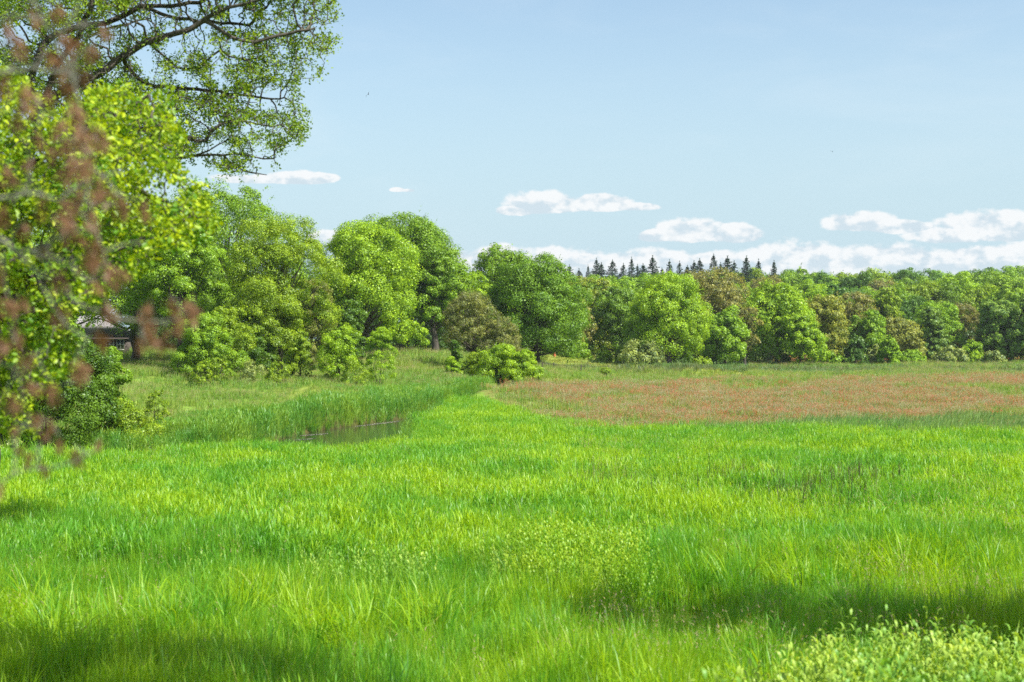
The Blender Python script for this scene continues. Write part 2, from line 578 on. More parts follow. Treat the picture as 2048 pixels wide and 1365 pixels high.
# ------------------------------------------------------------------ grasses: clump shapes set out over the ground by geometry nodes
def blade(P0, ang, H, lean, curl, w, seg, r, mi=0):
    """one blade: returns V, Q, h per vertex"""
    s_ = np.linspace(0, 1, seg + 1)
    a = lean * s_ + curl * s_ ** 2.4
    hx = np.cumsum(np.concatenate([[0], np.sin(a[1:]) / seg])) * H
    hz = np.cumsum(np.concatenate([[0], np.cos(a[1:]) / seg])) * H
    d = np.array([math.cos(ang), math.sin(ang), 0])
    tw = r.uniform(-1, 1)
    sd = np.array([-math.sin(ang + tw), math.cos(ang + tw), 0])
    wd = w * np.minimum(1.0, (1 - s_) * 2.2 + .03) * (0.6 + .4 * np.minimum(1, s_ * 4))
    c = np.array(P0) + d * hx[:, None] + np.array([0, 0, 1.]) * hz[:, None]
    V = np.concatenate([c - sd * wd[:, None] / 2, c + sd * wd[:, None] / 2])
    i = np.arange(seg)
    Q = np.stack([i, i + 1, i + seg + 2, i + seg + 1], 1)
    return V, Q, np.concatenate([s_, s_])


class Clump:
    def __init__(s):
        s.V, s.Q, s.M, s.A, s.H, s.n = [], [], [], [], [], 0

    def put(s, V, Q, h, mi=0, v=.5):
        s.V.append(V)
        s.Q.append(Q + s.n)
        s.M.append(np.full(len(Q), mi))
        s.A.append(np.full(len(Q), v))
        s.H.append(h)
        s.n += len(V)


def clump_blades(n, rad, H, w, r, wind=(0.35, 0.2), lean=.25, curl=.9, seg=4):
    c = Clump()
    for _ in range(n):
        a = r.uniform(0, 2 * np.pi)
        q = rad * math.sqrt(r.random())
        p = (math.cos(a) * q, math.sin(a) * q, -.03)
        dirv = np.array([math.cos(a + r.normal() * .8), math.sin(a + r.normal() * .8)]) + np.array(wind) * 1.2
        an = math.atan2(dirv[1], dirv[0])
        V, Q, h = blade(p, an, H * r.uniform(.55, 1.12), abs(r.normal()) * lean, max(0, r.normal(curl * .6, curl * .5)), w * r.uniform(.6, 1.3), seg, r)
        c.put(V, Q, h, 0, r.random())
    return c


def clump_reed(n, rad, H, w, r, wind=(.5, .25)):
    """upright canes with long leaves leaving them alternately"""
    c = Clump()
    for _ in range(n):
        a = r.uniform(0, 2 * np.pi)
        q = rad * math.sqrt(r.random())
        p = np.array((math.cos(a) * q, math.sin(a) * q, -.03))
        hh = H * r.uniform(.75, 1.08)
        tilt = np.array([r.normal() * .06 + .03, r.normal() * .06, 1.])
        v0 = r.random()
        V, Q, h = blade(p, r.uniform(0, 6.28), hh * .95, .08, .1, w * .4, 2, r)
        c.put(V, Q, h, 0, v0)
        nl = 5
        for k in range(nl):
            z = .28 + .66 * k / nl + r.uniform(-.05, .05)
            dirv = np.array([r.normal(), r.normal()]) * .8 + np.array(wind)
            an = math.atan2(dirv[1], dirv[0])
            V, Q, h = blade(p + tilt * hh * z, an, hh * r.uniform(.25, .42) * (1.1 - .4 * z), r.uniform(.15, .75), r.uniform(.0, 1.1), w * r.uniform(.7, 1.2), 3, r)
            c.put(V, Q, z + h * .5, 0, np.clip(v0 * .5 + r.random() * .5, 0, 1))
    return c


def clump_seed(n, rad, H, w, r, head=.35, hw=.03, hmi=1, wind=(.3, .15)):
    """thin stems ending in a loose seed head of little flakes (second material)"""
    c = Clump()
    for _ in range(n):
        a = r.uniform(0, 2 * np.pi)
        q = rad * math.sqrt(r.random())
        p = np.array((math.cos(a) * q, math.sin(a) * q, -.03))
        hh = H * r.uniform(.7, 1.1)
        an = math.atan2(wind[1] + r.normal() * .3, wind[0] + r.normal() * .3)
        V, Q, h = blade(p, an, hh, .06, .25, w, 3, r)
        c.put(V, Q, h, 0, r.random())
        top = (V[3] + V[7]) / 2
        bot = p + (top - p) * (1 - head)
        nk = 6
        for k in range(nk):
            s_ = (k + r.random()) / nk
            o = bot + (top - bot) * s_ + r.normal(size=3) * hw * .5 * (1.2 - s_)
            V, Q, h = blade(o, r.uniform(0, 6.28), hw * 2.6, .5, .5, hw * .9, 1, r)
            c.put(V, Q, h * 0 + .9, hmi, r.random())
    return c


def clump_weed(n, rad, H, w, r):
    """upright leafy stems, lance leaves in whorls"""
    c = Clump()
    for _ in range(n):
        a = r.uniform(0, 2 * np.pi)
        q = rad * math.sqrt(r.random())
        p = np.array((math.cos(a) * q, math.sin(a) * q, -.03))
        hh = H * r.uniform(.7, 1.1)
        V, Q, h = blade(p, r.uniform(0, 6.28), hh, .1, .15, .012, 2, r)
        c.put(V, Q, h, 0, .4)
        top = (V[2] + V[5]) / 2
        nl = 13
        for k in range(nl):
            s_ = .25 + .75 * (k + .5) / nl
            V, Q, h = blade(p + (top - p) * s_, k * 2.4 + r.normal() * .3, w * 6.0 * (1.15 - .5 * s_), 1.15 - .45 * s_, 1.5, w, 4, r)
            c.put(V, Q, h * .3 + .6, 0, min(.9, .15 + .5 * s_ + r.uniform(-.15, .2)))
    return c


def scatter(name, clumps, mats, P, yaw, scl, label, cat, r, tilt=.08):
    """ONE object: clump shapes and set-out points in one mesh, joined up by geometry nodes"""
    nv = sum(c.n for c in clumps)
    V, Q, M, A, H, G, off = [], [], [], [], [], [], 0
    for gi, c in enumerate(clumps):
        V += c.V
        Q += [q + off for q in c.Q]
        M += c.M
        A += c.A
        H += c.H
        G.append(np.full(c.n, gi))
        off += c.n
    n = len(P)
    V = np.concatenate(V + [P])
    pt = np.concatenate([np.zeros(nv), np.ones(n)]).astype(bool)
    gid = np.concatenate(G + [r.integers(0, len(clumps), n)]).astype(np.int32)
    rot = np.zeros((nv + n, 3))
    rot[nv:] = np.c_[r.normal(size=n) * tilt, r.normal(size=n) * tilt, yaw]
    sc_ = np.ones(nv + n)
    sc_[nv:] = scl
    me = mesh_np(name, V, np.concatenate(Q), mats, np.concatenate(M), {
        'v': ('FLOAT', 'FACE', np.concatenate(A)),
        'h': ('FLOAT', 'POINT', np.concatenate(H + [np.zeros(n)])),
        'is_pt': ('BOOLEAN', 'POINT', pt), 'gid': ('INT', 'POINT', gid),
        'rot': ('FLOAT_VECTOR', 'POINT', rot), 'scl': ('FLOAT', 'POINT', sc_)})
    o = link(name, me)
    ng = bpy.data.node_groups.new(name + '_layout', 'GeometryNodeTree')
    ng.interface.new_socket('Geometry', in_out='INPUT', socket_type='NodeSocketGeometry')
    ng.interface.new_socket('Geometry', in_out='OUTPUT', socket_type='NodeSocketGeometry')
    N, L = ng.nodes, ng.links

    def attr(nm, ty):
        a = N.new('GeometryNodeInputNamedAttribute')
        a.data_type = ty
        a.inputs['Name'].default_value = nm
        return [s_ for s_ in a.outputs if s_.name == 'Attribute' and s_.enabled][0]
    gi, go = N.new('NodeGroupInput'), N.new('NodeGroupOutput')
    sep = N.new('GeometryNodeSeparateGeometry')
    sep.domain = 'POINT'
    L.new(gi.outputs[0], sep.inputs[0])
    L.new(attr('is_pt', 'BOOLEAN'), sep.inputs[1])
    sp = N.new('GeometryNodeSplitToInstances')
    sp.domain = 'POINT'
    L.new(sep.outputs[1], sp.inputs[0])
    L.new(attr('gid', 'INT'), sp.inputs['Group ID'])
    m2p = N.new('GeometryNodeMeshToPoints')
    L.new(sep.outputs[0], m2p.inputs[0])
    ip = N.new('GeometryNodeInstanceOnPoints')
    L.new(m2p.outputs[0], ip.inputs['Points'])
    L.new(sp.outputs[0], ip.inputs['Instance'])
    ip.inputs['Pick Instance'].default_value = True
    L.new(attr('gid', 'INT'), ip.inputs['Instance Index'])
    e2r = N.new('FunctionNodeEulerToRotation')
    L.new(attr('rot', 'FLOAT_VECTOR'), e2r.inputs[0])
    L.new(e2r.outputs[0], ip.inputs['Rotation'])
    L.new(attr('scl', 'FLOAT'), ip.inputs['Scale'])
    L.new(ip.outputs[0], go.inputs[0])
    md = o.modifiers.new('layout', 'NODES')
    md.node_group = ng
    return tagit(o, label, cat, None, 'stuff')


def wedge(r, n, d0, d1, margin=120, bias=1.0):
    """points on the ground that the photograph could show, plus a margin on each side"""
    y = (d0 ** (2 - bias) + (d1 ** (2 - bias) - d0 ** (2 - bias)) * r.random(n)) ** (1 / (2 - bias)) if bias != 2 else d0 * (d1 / d0) ** r.random(n)
    px = r.uniform(-margin, 2048 + margin, n)
    return (px - 1024) / F * y, y, px


def near_side(x, y, px):
    """on the camera's side of the stream"""
    lim = np.interp(px, [p for p, _ in NEAR_BANK], [d for _, d in NEAR_BANK])
    return y < lim


def fbm(x, y, s, seed):
    """cheap smooth noise 0..1"""
    q = np.random.default_rng(seed)
    o = np.zeros_like(x)
    amp = 0
    for k in range(5):
        a = q.uniform(0, 6.28, 6)
        f = s * 1.8 ** k
        A = .62 ** k
        o += A * (np.sin(f * (x * math.cos(a[0]) + y * math.sin(a[0])) + a[1] + 1.5 * np.sin(f * .6 * (x * math.cos(a[2]) + y * math.sin(a[2])) + a[3])) *
                  np.sin(f * (x * math.cos(a[4]) + y * math.sin(a[4])) + a[5]))
        amp += A
    return .5 + .5 * o / amp * 1.6


def grasses():
    r = np.random.default_rng(11)
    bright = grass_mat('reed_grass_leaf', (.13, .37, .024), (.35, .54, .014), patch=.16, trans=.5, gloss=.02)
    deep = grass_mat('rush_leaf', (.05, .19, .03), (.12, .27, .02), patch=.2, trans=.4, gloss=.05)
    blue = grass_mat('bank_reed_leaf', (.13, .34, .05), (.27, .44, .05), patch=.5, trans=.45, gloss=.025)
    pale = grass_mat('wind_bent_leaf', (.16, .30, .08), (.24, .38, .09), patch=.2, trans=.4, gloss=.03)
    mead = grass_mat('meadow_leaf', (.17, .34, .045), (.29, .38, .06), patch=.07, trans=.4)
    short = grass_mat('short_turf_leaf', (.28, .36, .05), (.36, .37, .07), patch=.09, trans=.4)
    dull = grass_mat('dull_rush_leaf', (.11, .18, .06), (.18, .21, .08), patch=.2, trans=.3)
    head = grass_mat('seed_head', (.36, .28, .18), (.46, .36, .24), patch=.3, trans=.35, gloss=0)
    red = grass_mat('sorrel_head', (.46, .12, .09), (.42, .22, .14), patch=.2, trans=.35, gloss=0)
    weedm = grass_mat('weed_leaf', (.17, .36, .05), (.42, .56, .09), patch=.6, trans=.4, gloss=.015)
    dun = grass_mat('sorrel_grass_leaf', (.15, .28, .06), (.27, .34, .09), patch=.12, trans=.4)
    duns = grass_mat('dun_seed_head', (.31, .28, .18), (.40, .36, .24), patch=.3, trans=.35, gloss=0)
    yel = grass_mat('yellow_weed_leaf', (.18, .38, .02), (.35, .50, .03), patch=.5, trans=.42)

    # --- the near reed grass, three distances so blades stay fine up close
    def zpos(x, y):
        return np.stack([x, y, ground(x, y)], 1)

    x, y, px = wedge(r, 26000, 11.5, 34, bias=1.0)
    k = fbm(x, y, .9, 3) + r.normal(size=len(x)) * .1 > .22
    x, y = x[k], y[k]
    hgt = .5 + .75 * np.clip(fbm(x, y, .8, 4), 0, 1)
    scatter('tall_grass', [clump_blades(26, .24, 1.0, .011, r, lean=.22, curl=.4, seg=5, wind=(.12, .05)) for _ in range(6)] +
            [clump_reed(4, .2, 1.0, .016, r) for _ in range(2)],
            [bright], zpos(x, y), r.normal(size=len(x)) * 1.1, hgt * r.uniform(.85, 1.1, len(x)),
            'bright green tall grass filling the foreground', 'grass', r)
    x, y, px = wedge(r, 52000, 28, 96, bias=1.0)
    near, far, _ = band(x, y)
    k = near_side(x, y, px) & (river_dist(x, y) > .25) & ((y < near - 1 + r.normal(size=len(y)) * 5) | (px < 960))
    x, y = x[k], y[k]
    hgt = (.5 + .4 * np.clip(fbm(x, y, .28, 8), 0, 1) + .3 * np.clip(fbm(x, y, 1.1, 9), 0, 1)) * np.clip(.85 + river_dist(x, y) / 18, .85, 1.05)
    nr, _, pq = band(x, y)
    hgt *= np.where(pq > 960, np.clip(.62 + (nr - y) / 22, .5, 1), 1)
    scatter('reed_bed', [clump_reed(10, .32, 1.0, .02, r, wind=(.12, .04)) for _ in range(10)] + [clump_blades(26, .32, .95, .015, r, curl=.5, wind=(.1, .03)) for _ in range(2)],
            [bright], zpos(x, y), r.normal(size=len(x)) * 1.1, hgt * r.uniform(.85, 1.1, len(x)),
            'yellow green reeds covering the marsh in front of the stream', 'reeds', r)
    x, y, px = wedge(r, 1500, 16, 52, bias=1.0)
    k = fbm(x, y, .3, 91) + r.normal(size=len(x)) * .06 > .60
    x, y = x[k], y[k]
    scatter('tussocks', [clump_blades(60, .3, 1.3, .02, r, wind=(.35, .1), lean=.5, curl=1.3, seg=6) for _ in range(5)],
            [bright], zpos(x, y), r.uniform(0, 6, len(x)), r.uniform(.8, 1.15, len(x)), 'coarse arching tussocks rising out of the near grass', 'grass', r)
    x, y, px = wedge(r, 2600, 18, 66, bias=1.0)
    k = (fbm(x, y, .22, 61) > .52) & ((px > 1150) | (r.random(len(x)) < .25)) & (river_dist(x, y) > 1)
    x, y = x[k], y[k]
    scatter('grass_seed_heads', [clump_seed(5, .4, 1.12, .012, r, head=.3, hw=.022, hmi=1) for _ in range(5)], [bright, head], zpos(x, y), r.uniform(0, 6, len(x)),
            r.uniform(.8, 1.1, len(x)), 'pinkish brown seed heads scattered over the near grass', 'grass', r)
    # --- tall reeds rooted on the far bank
    x, y, px = wedge(r, 60000, 60, 150, bias=1.0)
    rd = river_dist(x, y)
    k = (~near_side(x, y, px)) & (rd > -.25) & (rd < 3 + 5 * np.clip(fbm(x, y, .12, 21), 0, 1)) & (px < 1100)
    x, y, rd = x[k], y[k], rd[k]
    hgt = (.38 + .68 * np.clip(fbm(x, y, .95, 23), 0, 1) ** 1.2) * np.clip(1.15 - rd / 12, .5, 1.1) * np.interp(y, [60, 90, 120, 150], [1.25, 1.2, .95, .7])
    scatter('bank_reeds', [clump_reed(8, .33, 1.0, .026, r, wind=(.5, -.2)) for _ in range(7)], [blue], zpos(x, y), r.normal(size=len(x)) * .8,
            hgt, 'dense blue green reeds lining the far bank of the stream', 'reeds', r)
    x, y, px = wedge(r, 90000, 62, 118, bias=1.0)
    rd = river_dist(x, y)
    k = (~near_side(x, y, px)) & (rd > -.2) & (rd < .55) & (px > 380) & (px < 1000)
    x, y = x[k], y[k]
    scatter('bank_sedge', [clump_blades(26, .28, 1.0, .028, r, wind=(.1, -.7), lean=.35, curl=.8) for _ in range(5)], [blue],
            np.c_[x, y, np.maximum(ground(x, y), -.34)], r.normal(size=len(x)) * .5,
            r.uniform(.55, .95, len(x)), 'leaning sedge hanging over the far water edge', 'sedge', r)
    # --- meadow behind, up to the trees
    x, y, px = wedge(r, 60000, 58, 330, bias=1.35)
    near, far, _ = band(x, y)
    rd = river_dist(x, y)
    k = ((~near_side(x, y, px)) | (px > 1000)) & (rd > 1.5) & ~((y > near - 3) & (y < far - 3) & (px > 960) & (r.random(len(y)) < .45)) & (y > near - 6) | ((px < 960) & ~near_side(x, y, px) & (rd > 4))
    k &= ~((px > 1090) & (px < 1500) & (y > 165) & (y < 230)) & (y < np.interp(px, [0, 1100, 1500, 2048], [190, 215, 260, 320]))
    x, y, px = x[k], y[k], px[k]
    hgt = (.35 + .45 * fbm(x, y, .2, 31)) * np.interp(y, [60, 130, 300], [1, 1.1, 1.15])
    scatter('meadow_grass', [clump_blades(22, .5, .95, .04, r, curl=.7, seg=3) for _ in range(5)] + [clump_seed(14, .5, 1.0, .02, r) for _ in range(3)],
            [mead, head], zpos(x, y), r.normal(size=len(x)) * .8, hgt * np.interp(y, [60, 330], [1.0, 1.5]),
            'mixed meadow grass between the far bank and the trees', 'grass', r)
    # --- short turf on the two low mounds
    x, y, px = wedge(r, 16000, 150, 240, bias=1.0)
    k = (px > 780) & (px < 1520) & ((px > 1085) | (y > 160))
    x, y = x[k], y[k]
    scatter('mound_turf', [clump_blades(30, .8, .22, .05, r, curl=.7, seg=2) for _ in range(4)], [short], zpos(x, y), r.uniform(0, 6, len(x)),
            r.uniform(.7, 1.4, len(x)), 'short yellowish turf on the low mounds before the trees', 'grass', r)
    # --- dull rush line at the mound's foot
    x, y, px = wedge(r, 14000, 150, 215, bias=1.0)
    c = np.interp(px, [1080, 1200, 1330, 1500, 1800], [162, 165, 168, 186, 200])
    k = (np.abs(y - c) < np.interp(px, [1080, 1250, 1500, 1900], [3, 5, 10, 16]) * r.random(len(y))) & (px > 1080) & (fbm(x, y, .3, 77) > .32)
    x, y = x[k], y[k]
    scatter('rush_line', [clump_blades(26, .5, .8, .045, r, curl=.3, seg=3) for _ in range(4)], [dull], zpos(x, y), r.uniform(0, 6, len(x)),
            r.uniform(.6, 1.3, len(x)), 'dull grey green rushes along the foot of the mounds', 'rushes', r)
    # --- red sorrel field
    x, y, px = wedge(r, 52000, 64, 172, bias=1.2)
    near, far, _ = band(x, y)
    e = r.normal(size=len(y))
    k = (y > near - 3 + np.abs(e) * 7) & (y < far + 2 - np.abs(e) * 7) & (px > 960 + np.abs(r.normal(size=len(y))) * 90) & (fbm(x, y * .5, .16, 41) + r.normal(size=len(y)) * .1 > .35)
    x, y, px = x[k], y[k], px[k]
    scatter('sorrel', [clump_seed(12, .45, .62, .018, r, head=.45, hw=.042, hmi=1) for _ in range(3)] + [clump_blades(18, .45, .55, .025, r, curl=.8, seg=3) for _ in range(3)] +
            [clump_seed(14, .45, .62, .018, r, head=.4, hw=.035, hmi=2) for _ in range(4)],
            [dun, red, duns], zpos(x, y), r.normal(size=len(x)) * .8, r.uniform(.7, 1.15, len(x)) * np.interp(y, [64, 170], [.95, 1.3]),
            'rusty red sorrel flowering in a wide band across the meadow', 'sorrel', r)
    # thin far sorrel strip
    x, y, px = wedge(r, 9000, 235, 300, bias=1.0)
    k = (px > 1540) & (fbm(x, y, .05, 43) > .35)
    x, y = x[k], y[k]
    scatter('far_sorrel', [clump_seed(18, .8, .6, .04, r, head=.45, hw=.07, hmi=1) for _ in range(4)], [mead, red], zpos(x, y), r.uniform(0, 6, len(x)),
            r.uniform(.8, 1.3, len(x)), 'thin far strip of reddish sorrel before the right hand trees', 'sorrel', r)
    # --- wind-bent grey-green grass at the sorrel's near edge on the right, and the pale strip beyond it
    x, y, px = wedge(r, 9000, 58, 82, bias=1.0)
    c = np.interp(px, [1400, 1600, 2048], [70, 71, 73])
    k = (px > 1380 + r.normal(size=len(y)) * 60) & (np.abs(y - c) < np.interp(px, [1400, 1700, 2048], [2, 4, 7])) 
    x, y = x[k], y[k]
    scatter('bent_grass', [clump_blades(26, .35, 1.0, .03, r, wind=(1.4, .2), lean=.5, curl=1.1) for _ in range(4)], [pale], zpos(x, y), r.normal(size=len(x)) * .3,
            r.uniform(.8, 1.15, len(x)), 'silvery grass bent by the wind at the near edge of the sorrel', 'grass', r)
    x, y, px = wedge(r, 12000, 170, 228, bias=1.0)
    k = (px > 1330 + r.normal(size=len(y)) * 60) & (fbm(x, y, .06, 50) > .28) & (y > 176)
    x, y = x[k], y[k]
    scatter('pale_grass', [clump_blades(26, .6, .7, .06, r, wind=(1.2, .2), curl=1.0, seg=3) for _ in range(4)], [pale], zpos(x, y), r.normal(size=len(x)) * .3,
            r.uniform(.6, 1.15, len(x)), 'pale silvery green strip of grass beyond the sorrel', 'grass', r)
    # --- dark rush tips standing in the right middle of the reed bed
    P = []
    for (cx, cy, sx, sy, n) in [(1725, 938, 42, 8, 110), (1480, 935, 36, 8, 60), (1225, 935, 40, 12, 40), (1590, 965, 90, 9, 60), (1300, 960, 80, 12, 30), (1660, 955, 50, 7, 50)]:
        q = np.c_[r.normal(cx, sx, n), r.normal(cy, sy, n)]
        D = 3.9 * F / (q[:, 1] - HOR)
        P.append(np.c_[wx(q[:, 0], D), D])
    P = np.concatenate(P)
    darkm = grass_mat('dark_rush_stem', (.05, .10, .03), (.11, .14, .05), patch=.3, trans=.2, tip=(.07, .045, .03), tip_at=.78)
    scatter('dark_rushes', [clump_blades(8, .25, 1.3, .02, r, wind=(0, 0), lean=.09, curl=.12, seg=3) for _ in range(4)], [darkm],
            np.c_[P, ground(P[:, 0], P[:, 1])], r.uniform(0, 6, len(P)), r.uniform(.8, 1.1, len(P)), 'dark upright rush stems in patches in the bright reed bed', 'rushes', r)
    # --- leafy weeds
    def patch(spec, h):
        P = []
        for (cx, cy, sx, sy, n) in spec:
            q = np.c_[r.uniform(cx - sx, cx + sx, n), cy + sy * r.uniform(-1, 1, n)]
            D = (EYE - h) * F / (q[:, 1] - HOR)
            P.append(np.c_[wx(q[:, 0], D), D])
        P = np.concatenate(P)
        return np.c_[P, ground(P[:, 0], P[:, 1])]
    P = patch([(740, 1105, 130, 22, 60), (980, 1090, 60, 16, 10), (420, 1110, 60, 20, 6)], 1.0)
    scatter('pale_weeds', [clump_weed(3, .15, 1.12, .024, r) for _ in range(5)], [weedm], P, r.uniform(0, 6, len(P)), r.uniform(.9, 1.12, len(P)),
            'pale leafy weeds standing in the grass left of centre', 'weeds', r)
    P = patch([(1160, 1100, 130, 34, 230), (1080, 1085, 60, 20, 40)], .95)
    scatter('yellow_weeds', [clump_weed(6, .24, 1.14, .026, r) for _ in range(5)], [yel], P, r.uniform(0, 6, len(P)), r.uniform(.8, 1.1, len(P)),
            'yellow green weed patch in the middle of the foreground grass', 'weeds', r)
    P = []
    for _ in range(1700):
        px_, d_ = r.uniform(1420, 2250), r.uniform(10.5, 17.5)
        top = np.interp(px_, [1420, 1500, 1650, 1800, 2048, 2250], [1400, 1350, 1290, 1235, 1200, 1180])
        D_top = 3.6 * F / (top - HOR)
        if d_ < D_top:
            P.append((wx(px_, d_), d_))
    P = np.array(P)
    scatter('willowherb', [clump_weed(3, .16, 1.42, .032, r) for _ in range(7)], [weedm], np.c_[P, ground(P[:, 0], P[:, 1])], r.uniform(0, 6, len(P)),
            r.uniform(.78, 1.08, len(P)), 'pale leafy willowherb crowding the lower right corner', 'plants', r)


grasses()


# ------------------------------------------------------------------ trees
def crown_lobes(W, H, b, r, nm, shape):
    """macro lobe centres on the crown envelope"""
    L = []
    ga = r.uniform(0, 6.28)
    ph = r.uniform(0, 6.28, 3)
    for k in range(nm):
        t = ((k + .5) / nm)
        t = t * .93 + .03 + r.uniform(-.03, .03)
        if shape == 'bush':
            t = t ** 1.35
        th = ga + k * 2.39996 + r.uniform(-.35, .35)
        if shape == 'dome':
            rr = math.sin(math.pi * min(.98, .16 + .84 * t)) ** .55
        elif shape == 'cone':
            rr = (1 - t) ** .75 * (1 - math.exp(-t * 14)) * 1.05 + .04
        elif shape == 'vase':
            rr = math.sin(math.pi * min(.98, .05 + .9 * t ** .8)) ** .8
        elif shape == 'bush':
            rr = math.cos(math.pi / 2 * max(0, t * 1.0)) ** .55
        else:
            rr = math.sin(math.pi * min(.98, .3 + .7 * t)) ** .6
        rr *= (1 + .2 * math.sin(2 * th + ph[0]) + .14 * math.sin(3 * th + ph[1] + 3 * t)) * r.uniform(.68, 1.02)
        L.append((math.cos(th) * rr * W / 2, math.sin(th) * rr * W / 2, b + (H - b) * t, th))
    return L


def tree_meshes(W, H, b, seed, nm=18, sub=9, per=95, leaf=.3, lobe=None, shape='dome', sparse=0.0, twigs=0, inner=3200, dens_k=1.75, leafmat=None, trunk_r=None, stems=1, flat=.8):
    """(crown mesh, trunk mesh) of a broadleaf tree, metres"""
    r = np.random.default_rng(seed)
    lobe = lobe or W * .17
    g, tr = Geo(), Geo()
    if nm >= 18:
        nm, lobe = int(nm * 1.45), lobe * .93
    L = crown_lobes(W - lobe * 1.1, H - lobe * .55, b + lobe * (.1 if shape == 'bush' else .35), r, nm, shape)
    for _ in range(max(2, nm // 5)):          # lobes that close the top and the core
        a_, q_ = r.uniform(0, 6.28), r.uniform(.05, .3) * (W - lobe)
        L.append((math.cos(a_) * q_, math.sin(a_) * q_, b + (H - b) * r.uniform(.55, .93) - lobe * .35, a_))
    allP, allN = [], []
    for (x, y, z, th) in L:
        c = np.array([x, y, z])
        out = unit(np.array([math.cos(th), math.sin(th), .45 + .8 * (z - b) / (H - b)]))
        lr = lobe * r.uniform(.6, 1.35)
        d = unit(rnd3(sub, r) + out * .85 + np.array([0, 0, .15]))
        for q in d:
            sc_c = c + q * lr * r.uniform(.65, 1.0) * np.array([1, 1, flat])
            sr = lr * r.uniform(.34, .58)
            n = int(per * dens_k * (sr / (lr * .45)) ** 1.5 * (1 - sparse) * r.uniform(.7, 1.25))
            dd = unit(rnd3(n, r) + q * .75 + np.array([0, 0, .2]))
            p = sc_c + dd * sr * (r.random((n, 1)) ** .35 * 1.12) * np.array([1, 1, .85])
            allP.append(p)
            allN.append(unit(dd + rnd3(n, r) * .5))
            if twigs:
                k = max(2, int(twigs / (nm * sub)))
                e = unit(rnd3(k, r) + q * .9 + [0, 0, .25])
                a = sc_c + e * sr * .1
                bb = sc_c + e * sr * r.uniform(.7, 1.35, (k, 1))
                tr.segs(a, bb, .018 * leaf / .3 * 1.4, .006 * leaf / .3, 3, 1)
    # loose sprigs that break the outline
    ns = nm * 5
    for _ in range(ns):
        l = L[r.integers(len(L))]
        e = unit(np.array([math.cos(l[3]), math.sin(l[3]), 1.1]) + r.normal(size=3) * .7)
        a = np.array(l[:3]) + e * lobe * r.uniform(.8, 1.1)
        k = r.integers(8, 20)
        t_ = r.random((k, 1))
        allP.append(a + e * t_ * lobe * .42 + r.normal(size=(k, 3)) * leaf * .55)
        allN.append(unit(rnd3(k, r) + e * .6))
    P, N = np.concatenate(allP), np.concatenate(allN)
    g.leaves(P, N, leaf * r.choice([.6, .85, 1.1, 1.6], len(P), p=[.3, .35, .25, .1]), r)
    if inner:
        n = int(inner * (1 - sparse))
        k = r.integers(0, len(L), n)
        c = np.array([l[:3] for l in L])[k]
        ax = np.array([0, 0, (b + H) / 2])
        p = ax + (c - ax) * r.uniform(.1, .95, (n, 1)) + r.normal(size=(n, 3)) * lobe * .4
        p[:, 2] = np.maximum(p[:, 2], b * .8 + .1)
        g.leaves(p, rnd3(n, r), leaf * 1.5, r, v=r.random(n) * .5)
    R0 = trunk_r or H * .022
    for s_ in range(stems):
        top = np.array([r.normal() * W * .04, r.normal() * W * .04, b + (H - b) * .72])
        off = np.array([r.normal() * W * .05, r.normal() * W * .05, 0]) if stems > 1 else np.zeros(3)
        if stems > 1:
            top = top + off * 3
        tt = np.linspace(0, 1, 9)[:, None]
        P = off + (top - off) * tt + r.normal(size=(9, 3)) * [W * .012, W * .012, 0] * (tt > 0)
        P[0, 2] = -.4
        tr.tube(P, R0 / math.sqrt(stems) * (1.25 - 1.05 * tt[:, 0] ** .8) * np.where(tt[:, 0] == 0, 1.25, 1), 7)
        for (x, y, z, th) in L[s_::stems]:
            z0 = min(z - .15 * (z - b), b + (H - b) * .65) * r.uniform(.55, .9)
            z0 = max(z0, b * .6 + .1)
            f_ = np.clip(z0 / top[2], 0, 1)
            A = off + (top - off) * f_
            E = np.array([x, y, z]) * [.95, .95, 1]
            q = np.linspace(0, 1, 6)[:, None]
            mid = (A + E) / 2 + [0, 0, -.06 * W]
            B = (1 - q) ** 2 * A + 2 * q * (1 - q) * mid + q ** 2 * E + r.normal(size=(6, 3)) * W * .008
            tr.tube(B, R0 * .42 / math.sqrt(stems) * (1.05 - .9 * q[:, 0]), 5)
    return g.mesh('crown', [leafmat or LEAF]), tr.mesh('trunk', [BARK, TWIG], True)


def spruce_meshes(H, W, seed):
    r = np.random.default_rng(seed)
    g, tr = Geo(), Geo()
    tr.tube([(0, 0, -.3), (0, 0, H * .5), (0, 0, H * .985)], [H * .013, H * .008, .02], 6)
    nt = int(H * 2.1)
    for i in range(nt):
        t = i / nt
        z = H * (.08 + .9 * t)
        R = W / 2 * (1 - t) ** .85 * r.uniform(.75, 1.12) + .12
        nb = r.integers(6, 10)
        for k in range(nb):
            th = r.uniform(0, 6.28)
            Rk = R * r.uniform(.6, 1.12)
            n = max(9, int(Rk * 14))
            s_ = r.random(n) ** .7
            droop = -.18 * Rk * s_ + .14 * Rk * s_ ** 3
            wd = r.normal(size=n) * .14 * Rk * (1.1 - s_)
            P = np.c_[math.cos(th) * Rk * s_ - math.sin(th) * wd, math.sin(th) * Rk * s_ + math.cos(th) * wd, z + droop + r.normal(size=n) * .07]
            g.leaves(P, unit(rnd3(n, r) * .7 + [0, 0, .8]), r.uniform(.3, .62, n), r, aspect=.45)
    n = int(H * 3)
    g.leaves(np.c_[r.normal(size=n) * .05, r.normal(size=n) * .05, H * r.uniform(.9, 1.0, n)], rnd3(n, r), .28, r, aspect=.4)
    return g.mesh('crown', [NEEDLE]), tr.mesh('trunk', [BARK], True)


